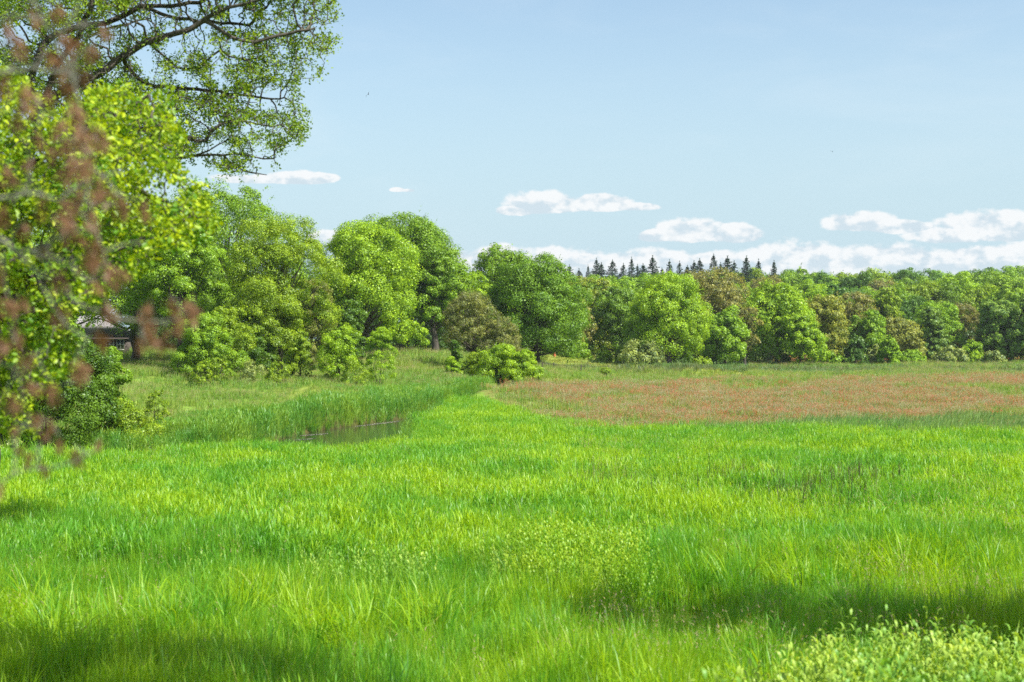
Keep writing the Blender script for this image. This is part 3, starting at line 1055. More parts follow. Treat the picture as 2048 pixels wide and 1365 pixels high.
def plant(name, meshes, x, y, z, s3, rz, color, label, cat, group=None):
    root = empty(name, (x, y, z), rz)
    root.scale = s3
    tagit(root, label, cat, group)
    for nm, me in zip(('crown', 'trunk'), meshes):
        o = link(nm if nm == 'trunk' else 'crown', me, root)
        o.color = (*color, 1)
    return root


# colours of whole crowns, by species
BRI = (.225, .41, .02)
MID = (.155, .31, .02)
DRK = (.085, .19, .018)
YEL = (.20, .34, .02)
OLV = (.17, .22, .07)
BRN = (.22, .25, .085)
PAL = (.24, .34, .14)
GRN = (.185, .36, .024)

ORD = 'first second third fourth fifth sixth seventh eighth ninth tenth eleventh twelfth thirteenth fourteenth fifteenth sixteenth seventeenth eighteenth nineteenth twentieth twenty-first twenty-second twenty-third twenty-fourth twenty-fifth twenty-sixth twenty-seventh twenty-eighth twenty-ninth thirtieth'.split()
seed = [100]


def tree(px, top, wpx, D, color, label, shape='dome', b=.12, name='tree', cat='tree', group=None, leaf=None, dz=0.0, **kw):
    """a tree standing where the photograph has it: column px, crown top row, crown width in photo pixels, at distance D"""
    seed[0] += 1
    x, y = wx(px, D), D
    z = G1(x, y)
    H = wz(top, D) - z
    W = wpx * D / F
    leaf = (leaf or D * .00165) * (.72 if D > 100 else .9)
    kw.setdefault('lobe', min(W * .19, 2.6))
    ms = tree_meshes(W, H, H * b, seed[0], leaf=leaf, shape=shape, **kw)
    return plant(name, ms, x, y, z + dz, (1, 1, 1), seed[0] * 1.7, color, label, cat, group)


# left group
tree(455, 368, 330, 136, MID, 'tall dark green dome shaped oak highest on the left behind the yellow green oak', nm=26, sub=10, per=120, b=.05, name='oak_tree')
tree(560, 440, 205, 120, YEL, 'yellow green oak whose right edge meets the sky beside the tall dark dome', nm=24, sub=10, per=120, b=.2, name='oak_tree', leaf=.17)
tree(268, 425, 370, 138, MID, 'shady oak with thick dark trunk at the cottage corner and wide high crown', nm=30, sub=11, per=140, b=.25, name='oak_tree', leaf=.2, trunk_r=.36)
tree(360, 440, 170, 124, GRN, 'oak filling in left of the yellow green oak above the hawthorn', nm=22, sub=10, per=110, b=.3, name='oak_tree', leaf=.2, trunk_r=.2)
tree(120, 380, 300, 125, GRN, 'broad green tree behind the brown twigs at the left edge', nm=24, sub=9, per=110, b=.25, name='oak_tree')
tree(-90, 420, 300, 110, GRN, 'green tree cut by the left edge of the picture', nm=20, sub=9, per=90, b=.1, name='oak_tree')
for i, (p, t, w_, D) in enumerate([(60, 500, 170, 205), (190, 520, 170, 215), (310, 510, 160, 210), (420, 520, 160, 205), (540, 500, 160, 215), (640, 520, 150, 210), (700, 530, 150, 240), (880, 540, 150, 240), (370, 560, 110, 185), (470, 570, 110, 190), (-60, 480, 170, 200)]):
    tree(p, t, w_, D, DRK, 'dark shaded woodland tree behind the left hand oaks, %s of its group' % ORD[i], nm=14, sub=7, per=60, b=.04, group='shaded trees behind the left oaks')
tree(535, 572, 150, 118, YEL, 'bright yellow green maple with rounded top standing over the dark bushes', nm=20, sub=10, per=110, b=.12, name='maple_tree', leaf=.16)
tree(412, 636, 120, 110, GRN, 'dark leafy hawthorn at the right end of the grass gap by the cottage', nm=18, sub=9, per=110, b=.03, name='hawthorn', shape='bush', leaf=.14)
tree(455, 610, 90, 112, YEL, 'tall loose yellow green bush leaning between hawthorn and maple', nm=16, sub=8, per=80, b=.05, name='bush', cat='bush', leaf=.14)
tree(508, 668, 100, 115, DRK, 'dark green bush in the shade at the foot of the yellow green maple', nm=14, sub=8, per=90, b=.02, name='bush', cat='bush', shape='bush', leaf=.14)
tree(622, 560, 110, 131, OLV, 'dark olive evergreen bush like a blunt cone beside the maple', nm=22, sub=9, per=120, b=.03, name='holly_tree', shape='cone', leaf=.15)
tree(600, 662, 66, 111, YEL, 'small bright bush with a pointed tip below the dark olive cone', nm=12, sub=8, per=70, b=.03, name='bush', cat='bush', shape='cone', leaf=.13)
tree(680, 655, 96, 110, BRI, 'bright green bush with reddish tips left of the vase shaped shrub', nm=16, sub=8, per=85, b=.03, name='bush', cat='bush', shape='cone', leaf=.13)
tree(760, 658, 68, 110, BRI, 'single vase shaped young shrub with its thin stems showing', nm=17, sub=8, per=45, b=.07, name='shrub', cat='shrub', shape='vase', leaf=.11, stems=5, trunk_r=.05, inner=400, lobe=.5, dens_k=2.4)
for p, t, w_, D, lab in [(402, 724, 46, 106, 'low yellowish bramble at the foot of the hawthorn'), (440, 716, 46, 107, 'low bright bramble below the leaning yellow green bush'),
                         (505, 728, 60, 108, 'straggling pale bramble in front of the dark shaded bush'), (560, 726, 50, 108, 'small straggling bramble left of the pointed bright bush'),
                         (712, 722, 60, 106, 'low yellow green bramble between bright bush and vase shaped shrub')]:
    tree(p, t, w_, D, YEL if 'yellow' in lab or 'bright' in lab else PAL, lab, nm=9, sub=6, per=45, b=.02, name='bramble', cat='bush', shape='bush', leaf=.12, inner=100, sparse=.2)
# centre group
tree(732, 455, 205, 150, BRI, 'bright green oak with rounded lobes left of the tallest central oak', nm=28, sub=11, per=105, b=.2, name='oak_tree', trunk_r=.38, leaf=.24)
tree(700, 600, 90, 141, DRK, 'small dark conifer like tree below the bright oak on its left', nm=14, sub=8, per=70, b=.03, shape='cone')
tree(808, 434, 215, 172, MID, 'tallest dark green oak of the centre rising behind the bright oak', nm=30, sub=11, per=105, b=.16, name='oak_tree', trunk_r=.5, leaf=.26)
tree(870, 500, 130, 168, MID, 'dark oak on the right shoulder of the tallest oak with leaning trunk', nm=20, sub=10, per=90, b=.22, name='oak_tree', trunk_r=.4)
tree(800, 640, 90, 158, BRI, 'low bright hanging bough tree beneath the bright oak on its right', nm=10, sub=8, per=60, b=.3)
tree(935, 545, 120, 178, BRI, 'light green rounded tree between the tallest oak and the brown hawthorn', nm=18, sub=9, per=80, b=.1)
tree(1002, 500, 150, 200, MID, 'green oak with ragged top right of the light green rounded tree', nm=22, sub=10, per=85, b=.1, name='oak_tree')
tree(1075, 520, 190, 170, (.125, .27, .022), 'broad dark green oak behind the orange marker post', nm=32, sub=11, per=110, b=.04, name='oak_tree', leaf=.25)
tree(1020, 560, 120, 172, (.125, .27, .022), 'green tree filling in behind the brown hawthorn', nm=18, sub=9, per=80, b=.04)
tree(942, 592, 120, 141, OLV, 'brownish thin leaved hawthorn with crooked dark trunk', nm=20, sub=9, per=75, b=.26, sparse=.3, twigs=2600, name='hawthorn', trunk_r=.24, leaf=.17)
tree(1000, 640, 90, 139, OLV, 'low brownish side hawthorn reaching right from the crooked one', nm=14, sub=8, per=60, b=.3, sparse=.35, twigs=1500, name='hawthorn', trunk_r=.16, leaf=.17)
tree(912, 680, 30, 134, DRK, 'little dark upright bush below the brown hawthorn on the left', nm=9, sub=6, per=50, b=.02, name='bush', cat='bush', shape='cone', leaf=.14)
tree(1000, 694, 112, 127, BRI, 'large bright green bush in the middle of the meadow edge', nm=18, sub=9, per=110, b=.02, name='bush', cat='bush', shape='bush', leaf=.14)
tree(1046, 700, 70, 126, BRI, 'rounded green bush with reddish top forming the right end of the bush group', nm=15, sub=9, per=90, b=.02, name='bush', cat='bush', shape='bush', leaf=.14)
tree(955, 708, 86, 128, YEL, 'yellowish bush joined to the left of the large bright bush', nm=12, sub=8, per=60, b=.02, name='bush', cat='bush', shape='bush', leaf=.14)
tree(905, 718, 38, 126, BRI, 'small bright bush standing apart at the left of the bush group', nm=10, sub=7, per=55, b=.02, name='bush', cat='bush', shape='bush', leaf=.13)
# middle right
tree(1180, 556, 130, 218, (.19, .28, .035), 'yellowish green tree left of the bright round oak', nm=20, sub=9, per=75, b=.05, twigs=700)
tree(1235, 575, 110, 205, (.14, .28, .035), 'green tree close on the left of the bright round oak with ivy clad trunk', nm=18, sub=9, per=75, b=.1, trunk_r=.4)
tree(1150, 600, 80, 200, BRN, 'brown half bare tree just right of the broad dark oak', nm=14, sub=8, per=50, b=.1, sparse=.3, twigs=1500)
tree(1338, 556, 165, 190, BRI, 'bright round topped oak standing forward in the middle right', nm=30, sub=11, per=110, b=.1, name='oak_tree', trunk_r=.42, leaf=.27)
tree(1290, 640, 60, 192, GRN, 'ivy clad forked trunk tree tucked under the bright round oak', nm=9, sub=7, per=40, b=.45, trunk_r=.42, sparse=.3)
tree(1425, 548, 150, 222, BRN, 'large brown half bare tree right of the bright round oak', nm=22, sub=9, per=70, b=.1, sparse=.3, twigs=3000)
tree(1450, 620, 95, 205, GRN, 'green oak standing below the large brown tree', nm=18, sub=9, per=80, b=.06)
tree(1490, 610, 60, 208, BRN, 'small brown tree leaning out over the green oak', nm=12, sub=7, per=45, b=.2, sparse=.4, twigs=1500)
tree(1555, 572, 135, 220, BRI, 'spreading bright green oak right of the large brown tree', nm=24, sub=10, per=85, b=.06, name='oak_tree')
tree(1600, 630, 100, 214, BRI, 'lower bright oak at the right foot of the spreading oak', nm=18, sub=9, per=75, b=.05, name='oak_tree')
tree(1645, 596, 110, 228, (.22, .28, .05), 'yellow brown oak between the bright oak and the dark round bush', nm=18, sub=9, per=70, b=.08, twigs=500, sparse=.05, name='oak_tree')
tree(1705, 590, 100, 240, BRN, 'brown twiggy tree above the dark round bush', nm=16, sub=8, per=60, b=.1, sparse=.3, twigs=1500)
tree(1735, 620, 80, 234, GRN, 'green tree between two round bushes', nm=14, sub=8, per=70, b=.05)
tree(1770, 575, 70, 262, YEL, 'tall thin tree with yellow crown and bare stem showing', nm=12, sub=8, per=45, b=.4, sparse=.2, twigs=900)
tree(1795, 640, 100, 245, (.21, .27, .07), 'dusty green oak left of the single cone shaped tree', nm=18, sub=9, per=75, b=.04, name='oak_tree')
tree(1864, 618, 62, 248, (.15, .28, .06), 'single cone shaped light green tree standing before the dark wood', nm=18, sub=9, per=80, b=.03, shape='cone', name='alder_tree')
tree(1995, 602, 90, 250, (.16, .30, .06), 'left of two soft rounded light green trees near the right edge', nm=20, sub=10, per=80, b=.06, name='alder_tree')
tree(2052, 598, 90, 247, (.16, .30, .06), 'soft light green tree cut by the right edge of the picture', nm=20, sub=10, per=80, b=.06, name='alder_tree')
tree(2140, 600, 110, 250, GRN, 'green tree just beyond the right edge of the picture', nm=14, sub=8, per=60, b=.06)
# bushes along the wood's foot
for p, t, w_, D, col, lab in [
        (1156, 684, 46, 196, BRI, 'bright green bush at the foot of the broad dark oak'),
        (1208, 704, 26, 196, BRI, 'small upright bush between bright bush and pale willow'),
        (1292, 686, 88, 184, PAL, 'pale grey green willow bush like a dome before the bright round oak'),
        (1246, 700, 34, 190, YEL, 'small yellow green bush tight on the left of the pale willow'),
        (1402, 718, 40, 196, YEL, 'low yellow bush at the right foot of the bright round oak'),
        (1120, 700, 46, 205, DRK, 'low dark bush behind the orange marker post'),
        (1360, 700, 60, 196, DRK, 'dark low bush in the shade under the bright round oak'),
        (1710, 672, 54, 226, (.09, .20, .05), 'dark round bush leaning left in front of the wood'),
        (1776, 674, 46, 225, GRN, 'smooth green bush leaning right beside the dark round bush'),
        (1748, 690, 30, 228, PAL, 'pale small bush squeezed between two leaning bushes'),
        (1942, 682, 50, 244, BRI, 'rounded bright bush left of the two soft light green trees'),
        (1900, 700, 70, 236, PAL, 'low pale hedge right of the cone shaped tree'),
        (1984, 704, 44, 238, PAL, 'small pale bush below the soft light green trees'),
        (1820, 706, 60, 236, GRN, 'low green hedge left of the cone shaped tree'),
        (1660, 700, 60, 226, GRN, 'low green bush below the yellow brown oak')]:
    tree(p, t, w_, D, col, lab, nm=12, sub=8, per=60, b=.02, name='bush', cat='bush', shape='bush', inner=500)
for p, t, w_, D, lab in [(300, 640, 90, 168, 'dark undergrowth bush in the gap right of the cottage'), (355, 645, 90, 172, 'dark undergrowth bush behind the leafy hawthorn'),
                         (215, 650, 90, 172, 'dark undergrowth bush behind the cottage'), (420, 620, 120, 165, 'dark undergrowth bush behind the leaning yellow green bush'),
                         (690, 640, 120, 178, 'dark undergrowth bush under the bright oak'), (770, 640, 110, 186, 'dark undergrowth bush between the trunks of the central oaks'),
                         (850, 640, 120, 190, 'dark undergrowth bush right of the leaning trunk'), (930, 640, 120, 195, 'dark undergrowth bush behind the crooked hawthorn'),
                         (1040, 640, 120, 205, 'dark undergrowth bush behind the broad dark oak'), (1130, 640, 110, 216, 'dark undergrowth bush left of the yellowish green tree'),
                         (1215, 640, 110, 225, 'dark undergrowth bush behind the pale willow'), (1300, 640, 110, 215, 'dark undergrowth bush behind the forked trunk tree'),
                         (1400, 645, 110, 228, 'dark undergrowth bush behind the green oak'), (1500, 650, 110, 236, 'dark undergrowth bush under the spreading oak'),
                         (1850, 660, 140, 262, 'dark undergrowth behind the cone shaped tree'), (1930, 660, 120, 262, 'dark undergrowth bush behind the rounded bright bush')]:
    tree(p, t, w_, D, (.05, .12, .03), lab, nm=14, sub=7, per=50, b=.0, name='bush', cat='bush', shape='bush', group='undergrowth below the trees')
tree(1212, 736, 22, 150, YEL, 'lone small yellowish sapling in the meadow before the mounds', nm=6, sub=5, per=22, b=.25, name='sapling', cat='shrub', shape='vase', leaf=.13, inner=20, stems=2, trunk_r=.05)
tree(1495, 744, 22, 176, YEL, 'tiny yellow bush on the right hand meadow', nm=5, sub=5, per=20, b=.02, name='bush', cat='bush', shape='bush', leaf=.16, inner=30)

# the wood behind: crown shapes shared, every tree an object
WV = [tree_meshes(15, 20, 2.0, 900 + i, nm=24, sub=10, per=62, leaf=.36, lobe=2.4, shape='dome', inner=1800) for i in range(5)]
WB = [tree_meshes(14, 20, 2.0, 920 + i, nm=20, sub=9, per=50, leaf=.32, lobe=2.3, shape='dome', sparse=.2, twigs=1500, inner=800) for i in range(2)]
r = np.random.default_rng(55)
for (D, tops, step, off) in [(268, [(1080, 560), (1400, 572), (1600, 585), (1800, 590), (1900, 610), (2200, 610)], 62, 0),
                             (318, [(1080, 562), (1300, 552), (1500, 560), (1700, 572), (1850, 572), (2200, 570)], 56, 25),
                             (375, [(1080, 566), (1300, 546), (1500, 545), (1700, 553), (1900, 555), (2200, 548)], 50, 5),
                             (440, [(1080, 570), (1300, 556), (1450, 548), (1600, 541), (1750, 540), (1900, 540), (2000, 536), (2200, 538)], 44, 18)]:
    px = 1070 + off
    cnt = 0
    rname = {268: 'front row', 318: 'second row', 375: 'third row', 440: 'skyline row'}[D]
    while px < 2230:
        top = np.interp(px, [a for a, _ in tops], [b for _, b in tops]) + r.uniform(-5, 7)
        d = D + r.uniform(-14, 14)
        x, y = wx(px, d), d
        z = G1(x, y)
        H = wz(top, d) - z
        brown = r.random() < (.2 if px < 1800 and D < 400 else .05)
        ms = WB[r.integers(2)] if brown else WV[r.integers(5)]
        ci = r.choice(5, p=[.34, .25, .2, .08, .13])
        base = BRN if brown else [GRN, MID, BRI, YEL, (.085, .21, .03)][ci]
        col = np.array(base) * r.uniform(.85, 1.15)
        s_ = H / 20
        w_ = s_ * r.uniform(.85, 1.1)
        plant('woodland_tree', ms, x, y, z, (w_, w_, s_), r.uniform(0, 6.28), col,
              '%s crown in the %s of the far wood, %s from the left' % ('half bare brown' if brown else ('green', 'mid green', 'bright green', 'yellow green', 'dark green')[ci], rname, ORD[cnt]),
              'tree', 'brown trees of the far wood' if brown else 'green trees of the far wood')
        cnt += 1
        px += step * r.uniform(.8, 1.2)

# spruces on the skyline
SP = [spruce_meshes(27, w_, 940 + i) for i, w_ in enumerate((12.5, 14.5, 16))]
spr = [(1110, 531), (1128, 530), (1139, 532), (1158, 531), (1176, 528), (1193, 518), (1203, 520), (1225, 519), (1247, 522), (1263, 517), (1275, 522), (1286, 526), (1305, 513), (1324, 530), (1339, 519),
       (1359, 518), (1375, 533), (1388, 515), (1399, 516), (1427, 509), (1441, 519), (1455, 512), (1468, 517), (1493, 514), (1517, 512), (1548, 519)]
for i, (px, top) in enumerate(spr):
    top += (0, 4, -3, 6, 1, -2, 5)[i % 7]
    d = 395 + 16 * math.sin(i * 2.1)
    x, y = wx(px, d), d
    z = G1(x, y)
    s_ = (wz(top, d) - z) / 27
    wf = (1.1, 1.65, 1.35, 1.5, 1.0)[i % 5] * (.8 if i in (0, 4, 8, 23) else 1.15 if i in (7, 12, 19, 21, 24) else 1)
    plant('spruce_tree', SP[i % 3], x, y, z, (s_ * wf, s_ * wf, s_), i * 1.3, (.042, .085, .05),
          'dark spruce on the skyline, %s from the left of the row' % ORD[i], 'spruce', 'spruces on the skyline')


# ------------------------------------------------------------------ branch growth toward points (space colonisation)
def grow(nodes, parent, att, step, di, dk, iters):
    nodes = [np.array(p, float) for p in nodes]
    parent = list(parent)
    att = np.asarray(att, float)
    NP = np.array(nodes)
    best = np.full(len(att), 1e9)
    bi = np.zeros(len(att), int)

    def upd(start):
        new = NP[start:]
        for i in range(0, len(new), 400):
            d = np.linalg.norm(att[:, None] - new[None, i:i + 400], axis=2)
            j = d.argmin(1)
            dm = d[np.arange(len(att)), j]
            m_ = dm < best
            best[m_] = dm[m_]
            bi[m_] = j[m_] + i + start
    upd(0)
    alive = np.ones(len(att), bool)
    seen = set()
    for _ in range(iters):
        m_ = alive & (best < di)
        if not m_.any():
            break
        idx = np.unique(bi[m_])
        add = []
        for k in idx:
            a = att[m_ & (bi == k)]
            d = unit(unit(a - NP[k]).sum(0)) + rng.normal(size=3) * .38
            d = unit(d)
            p = NP[k] + d * step
            key = (k, round(p[0] / step), round(p[1] / step), round(p[2] / step))
            if key in seen:
                continue
            seen.add(key)
            add.append((p, k))
        if not add:
            break
        st = len(NP)
        NP = np.concatenate([NP, np.array([a for a, _ in add])])
        parent += [int(k) for _, k in add]
        upd(st)
        alive &= best > dk
    return NP, np.array(parent)


def radii(par, r0, e=2.2):
    n = len(par)
    a = np.zeros(n)
    ch = np.zeros(n, int)
    for i in range(n):
        if par[i] >= 0:
            ch[par[i]] += 1
    for i in range(n - 1, -1, -1):
        if ch[i] == 0:
            a[i] += r0 ** e
        if par[i] >= 0:
            a[par[i]] += a[i]
    return a ** (1 / e), ch


def in_poly(px, py, poly):
    poly = np.array(poly, float)
    A, B = poly, np.roll(poly, -1, 0)
    px, py = px[:, None], py[:, None]
    c = ((A[:, 1] > py) != (B[:, 1] > py)) & (px < (B[:, 0] - A[:, 0]) * (py - A[:, 1]) / (B[:, 1] - A[:, 1] + 1e-12) + A[:, 0])
    return c.sum(1) % 2 == 1


def from_photo(px, py, D):
    return np.stack([wx(px, D), D + 0 * px, wz(py, D)], -1)


def limb_nodes(lines, D0, step, r, wob=.02):
    """limbs as chains of nodes; each line = (parent line index or None, [(px,py,dD),...])"""
    nodes, par, ends = [], [], []
    for (pl, pts) in lines:
        P = np.array([[wx(a, D0 + c), D0 + c, wz(b, D0 + c)] for a, b, c in pts])
        L = np.concatenate([[0], np.cumsum(np.linalg.norm(np.diff(P, axis=0), axis=1))])
        n = max(2, int(L[-1] / step))
        t = np.linspace(0, L[-1], n + 1)
        R = np.stack([np.interp(t, L, P[:, k]) for k in range(3)], 1) + r.normal(size=(n + 1, 3)) * wob
        if pl is None:
            prev = -1
        else:
            d = np.linalg.norm(np.array(nodes) - R[0], axis=1)
            prev = int(d.argmin())
            R = R[1:] if d.min() < step * 1.5 else R
        for p in R:
            nodes.append(p)
            par.append(prev)
            prev = len(nodes) - 1
    return nodes, par


def wood_geo(NP, par, rad, cap=None, sides=5):
    g = Geo()
    k = np.where(par >= 0)[0]
    ra, rb = rad[par[k]], rad[k]
    ra = np.minimum(ra, rb * 1.35 + .002)
    big = rb > .03
    g.segs(NP[par[k[big]]], NP[k[big]], ra[big], rb[big], 8)
    g.segs(NP[par[k[~big]]], NP[k[~big]], ra[~big], rb[~big], 4)
    # small collars hide the joints between thick segments
    return g


def overhang_oak():
    r = np.random.default_rng(31)
    D0 = 31.0
    zg = G1(wx(30, D0), D0)
    base_y = HOR + (EYE - zg) / D0 * F
    lines = [
        (None, [(-40, base_y + 10, 0), (-30, 800, 0), (-10, 600, 0), (10, 430, 0), (50, 300, 0), (92, 205, 0)]),
        (0, [(92, 205, 0), (135, 178, -.3), (185, 155, -.6), (215, 138, -.6), (245, 116, -.7), (270, 100, -.7), (292, 84, -.8), (318, 78, -.8), (350, 70, -.9), (385, 58, -1), (405, 42, -1), (450, 20, -1.2), (520, 0, -1.4)]),
        (0, [(75, 240, 0), (60, 160, .5), (90, 85, .8), (125, 62, 1), (170, 52, 1), (215, 46, 1), (250, 30, 1.1), (290, 12, 1.2), (340, 14, 1.2), (400, 5, 1.3), (470, -30, 1.5)]),
        (0, [(75, 240, 0), (120, 120, .6), (160, 70, .6), (182, 20, .5), (190, -60, .5), (240, -150, .5)]),
        (1, [(245, 116, -.7), (265, 150, -.2), (300, 172, 0), (360, 176, .2), (420, 182, .3), (480, 190, .3), (560, 200, .2)]),
        (0, [(60, 280, 0), (150, 270, .3), (230, 262, .3), (290, 256, 0), (325, 259, -.2), (352, 270, -.3), (380, 280, -.4), (414, 282, -.5), (424, 262, -.5), (450, 243, -.5), (478, 240, -.6), (515, 250, -.6)]),
        (5, [(432, 254, -.5), (431, 225, -.4), (434, 205, -.3)]),
        (5, [(478, 240, -.6), (492, 220, -.6), (500, 205, -.6)]),
        (0, [(45, 330, 0), (150, 330, 0), (230, 325, .1), (300, 320, .1), (350, 318, 0), (395, 312, -.1), (440, 311, -.1), (485, 309, -.2), (520, 318, -.2), (548, 318, -.2)]),
        (8, [(395, 312, -.1), (425, 300, -.2), (440, 288, -.2)]),
        (8, [(440, 313, -.1), (465, 330, -.2), (500, 345, -.3), (535, 352, -.3)]),
        (1, [(292, 84, -.8), (330, 112, -.4), (355, 140, -.1), (400, 135, 0), (440, 100, 0), (455, 115, 0), (500, 120, 0)]),
        (1, [(405, 42, -1), (440, 60, -1), (470, 80, -1), (510, 85, -.9), (560, 70, -.8), (620, 60, -.8)]),
        (2, [(290, 12, 1.2), (335, 35, 1), (420, 45, 1), (500, 50, .8)]),
        (2, [(170, 52, 1), (200, 62, .8), (255, 48, .8), (300, 38, .8)]),
    ]
    nodes, par = limb_nodes(lines, D0, .22, r, .012)
    NT0 = len(limb_nodes(lines[:1], D0, .22, r, .012)[0])
    poly = [(60, -200), (640, -220), (668, 0), (678, 45), (668, 95), (668, 125), (640, 155), (608, 138), (596, 170), (602, 205), (618, 232), (612, 275), (585, 300), (585, 322), (545, 335), (535, 358), (470, 345),
            (400, 330), (360, 320), (300, 325), (230, 300), (180, 250), (110, 215), (60, 200), (-60, 100)]
    gap = [(205, 60), (230, 22), (300, 22), (400, 14), (330, 45), (290, 70), (250, 90), (215, 85)]
    gap2 = [(330, 225), (400, 215), (430, 240), (410, 270), (360, 265)]
    n = 20000
    px, py = r.uniform(-60, 690, n), r.uniform(-200, 360, n)
    k = in_poly(px, py, poly) & ~(in_poly(px, py, gap) & (r.random(n) < .85)) & ~(in_poly(px, py, gap2) & (r.random(n) < .6))
    k &= (.55 * fbm(px / 55, py / 17, 1.0, 9) + .45 * fbm(px / 26, py / 20, 1.0, 10) > .43)
    px, py = px[k], py[k]
    D = D0 + r.normal(size=len(px)) * .9 * np.clip((700 - px) / 260, .35, 1.3)
    att = np.stack([wx(px, D), D, wz(py, D)], 1)
    att = att[:8500]
    NP, P = grow(nodes, par, att, .17, 1.6, .15, 60)
    rad, ch = radii(P, .0055, 2.25)
    # limbs as thick as the photograph shows them
    nl = len(nodes)
    rad[:nl] = np.minimum(np.maximum(rad[:nl] * .75, .016), .10)
    tk = np.arange(nl) < int(.5 + nl * 0) + NT0
    rad[:nl][tk] = np.linspace(.42, .2, tk.sum())
    rad[:nl][~tk & (ch[:nl] == 0)] = .008
    root = empty('oak_tree', (wx(-40, D0), D0, zg))
    tagit(root, 'overhanging oak with dark limbs and small leaves reaching across the upper left sky', 'oak tree')
    off = np.array(root.location)
    g = wood_geo(NP - off, P, rad)
    link('trunk', g.mesh('trunk', [BARK], True), root)
    tips = np.where(np.arange(len(NP)) >= nl)[0]
    tips = tips[(rad[tips] < .014)]
    rep = np.repeat(tips, np.where(ch[tips] == 0, 22, 7))
    # leaves mostly where the photograph's crown is full
    pos = NP[rep] - off + r.normal(size=(len(rep), 3)) * .065
    # the big limbs stay bare: leaves hang behind and around them
    wp = pos + off
    lp = NP[:nl]
    keep = np.ones(len(pos), bool)
    for i in range(0, len(pos), 4000):
        q = wp[i:i + 4000]
        a = np.c_[q[:, 0] / q[:, 1], (q[:, 2] - EYE) / q[:, 1]]
        b = np.c_[lp[:, 0] / lp[:, 1], (lp[:, 2] - EYE) / lp[:, 1]]
        d = np.linalg.norm(a[:, None] - b[None], axis=2)
        j = d.argmin(1)
        hit = (d[np.arange(len(q)), j] < (rad[j] + .06) / 31) & (q[:, 1] < lp[j, 1] + .1) & (rad[j] > .03)
        keep[i:i + 4000] = ~(hit & (r.random(len(q)) < .9))
    pos = pos[keep]
    g = Geo()
    g.leaves(pos, unit(rnd3(len(pos), r) + [0, 0, .8]), r.uniform(.035, .078, len(pos)), r, oval=True, aspect=.55)
    c = link('crown', g.mesh('crown', [LEAF_OAK]), root)
    c.color = (.22, .36, .03, 1)


overhang_oak()


def near_oak():
    r = np.random.default_rng(32)
    D0 = 15.0
    zg = G1(wx(-170, D0), D0)
    lines = [
        (None, [(-170, 1500, 0), (-165, 1000, 0), (-150, 700, 0), (-130, 450, 0), (-110, 200, 0), (-90, 0, 0)]),
        (0, [(-130, 450, 0), (0, 360, -.2), (120, 300, -.3), (230, 230, -.4), (300, 190, -.4)]),
        (0, [(-140, 560, 0), (20, 470, .2), (150, 400, .3), (280, 380, .3), (380, 430, .2)]),
        (0, [(-150, 700, 0), (-20, 620, -.3), (90, 560, -.5), (180, 560, -.5)]),
        (0, [(-155, 800, 0), (-60, 740, .3), (40, 700, .5), (100, 690, .5)]),
        (0, [(-120, 320, 0), (-20, 230, .2), (70, 190, .4)]),
        (2, [(150, 400, .3), (230, 320, .5), (320, 300, .6)]),
        (0, [(-150, 760, 0), (-60, 640, 1.2), (60, 500, 1.4), (160, 480, 1.3)]),
    ]
    nodes, par = limb_nodes(lines, D0, .12, r, .008)
    poly = [(-330, 90), (-60, 100), (20, 150), (60, 200), (110, 235), (165, 190), (210, 205), (250, 185), (300, 215), (345, 175), (362, 250), (350, 300), (392, 345), (408, 385), (430, 430), (440, 470), (420, 500), (380, 500),
            (340, 520), (300, 520), (270, 545), (225, 560), (215, 610), (150, 640), (140, 700), (130, 760), (90, 800), (50, 860), (-330, 880)]
    n = 22000
    px, py = r.uniform(-330, 450, n), r.uniform(120, 880, n)
    wx_, wy_ = px + 34 * (fbm(px / 22, py / 22, 1.0, 71) - .5) * 2, py + 34 * (fbm(px / 22, py / 22, 1.0, 72) - .5) * 2
    k = in_poly(wx_, wy_, poly) & (fbm(px / 30, py / 26, 1.0, 19) > np.interp(px, [0, 200, 420], [.22, .32, .40]) + np.interp(py, [150, 300], [.14, 0]))
    px, py = px[k], py[k]
    D = D0 + r.normal(size=len(px)) * 1.0
    att = np.stack([wx(px, D), D, wz(py, D)], 1)[:8200]
    NP, P = grow(nodes, par, att, .09, 1.2, .085, 70)
    rad, ch = radii(P, .0026, 2.2)
    nl = len(nodes)
    rad[:nl] = np.clip(rad[:nl], .012, .16)
    root = empty('oak_tree', (wx(-170, D0), D0, zg))
    tagit(root, 'near young oak with bright yellow green leaves filling the left edge of the picture', 'oak tree')
    off = np.array(root.location)
    link('trunk', wood_geo(NP - off, P, rad).mesh('trunk', [BARK], True), root)
    tips = np.where(np.arange(len(NP)) >= nl)[0]
    tips = tips[rad[tips] < .009]
    rep = np.repeat(tips, np.where(ch[tips] == 0, 11, 4))
    pos = NP[rep] - off + r.normal(size=(len(rep), 3)) * .038
    g = Geo()
    tipv = np.repeat(r.random(len(tips)) < .28, np.where(ch[tips] == 0, 11, 4))
    v = np.clip(.5 * r.random(len(rep)) + .55 * tipv, 0, 1)
    g.leaves(pos, unit(rnd3(len(pos), r) + [0.1, 0, .7]), r.uniform(.034, .072, len(pos)), r, oval=True, aspect=.6, v=v)
    c = link('crown', g.mesh('crown', [LEAF_YOUNG]), root)
    c.color = (.19, .37, .014, 1)


near_oak()

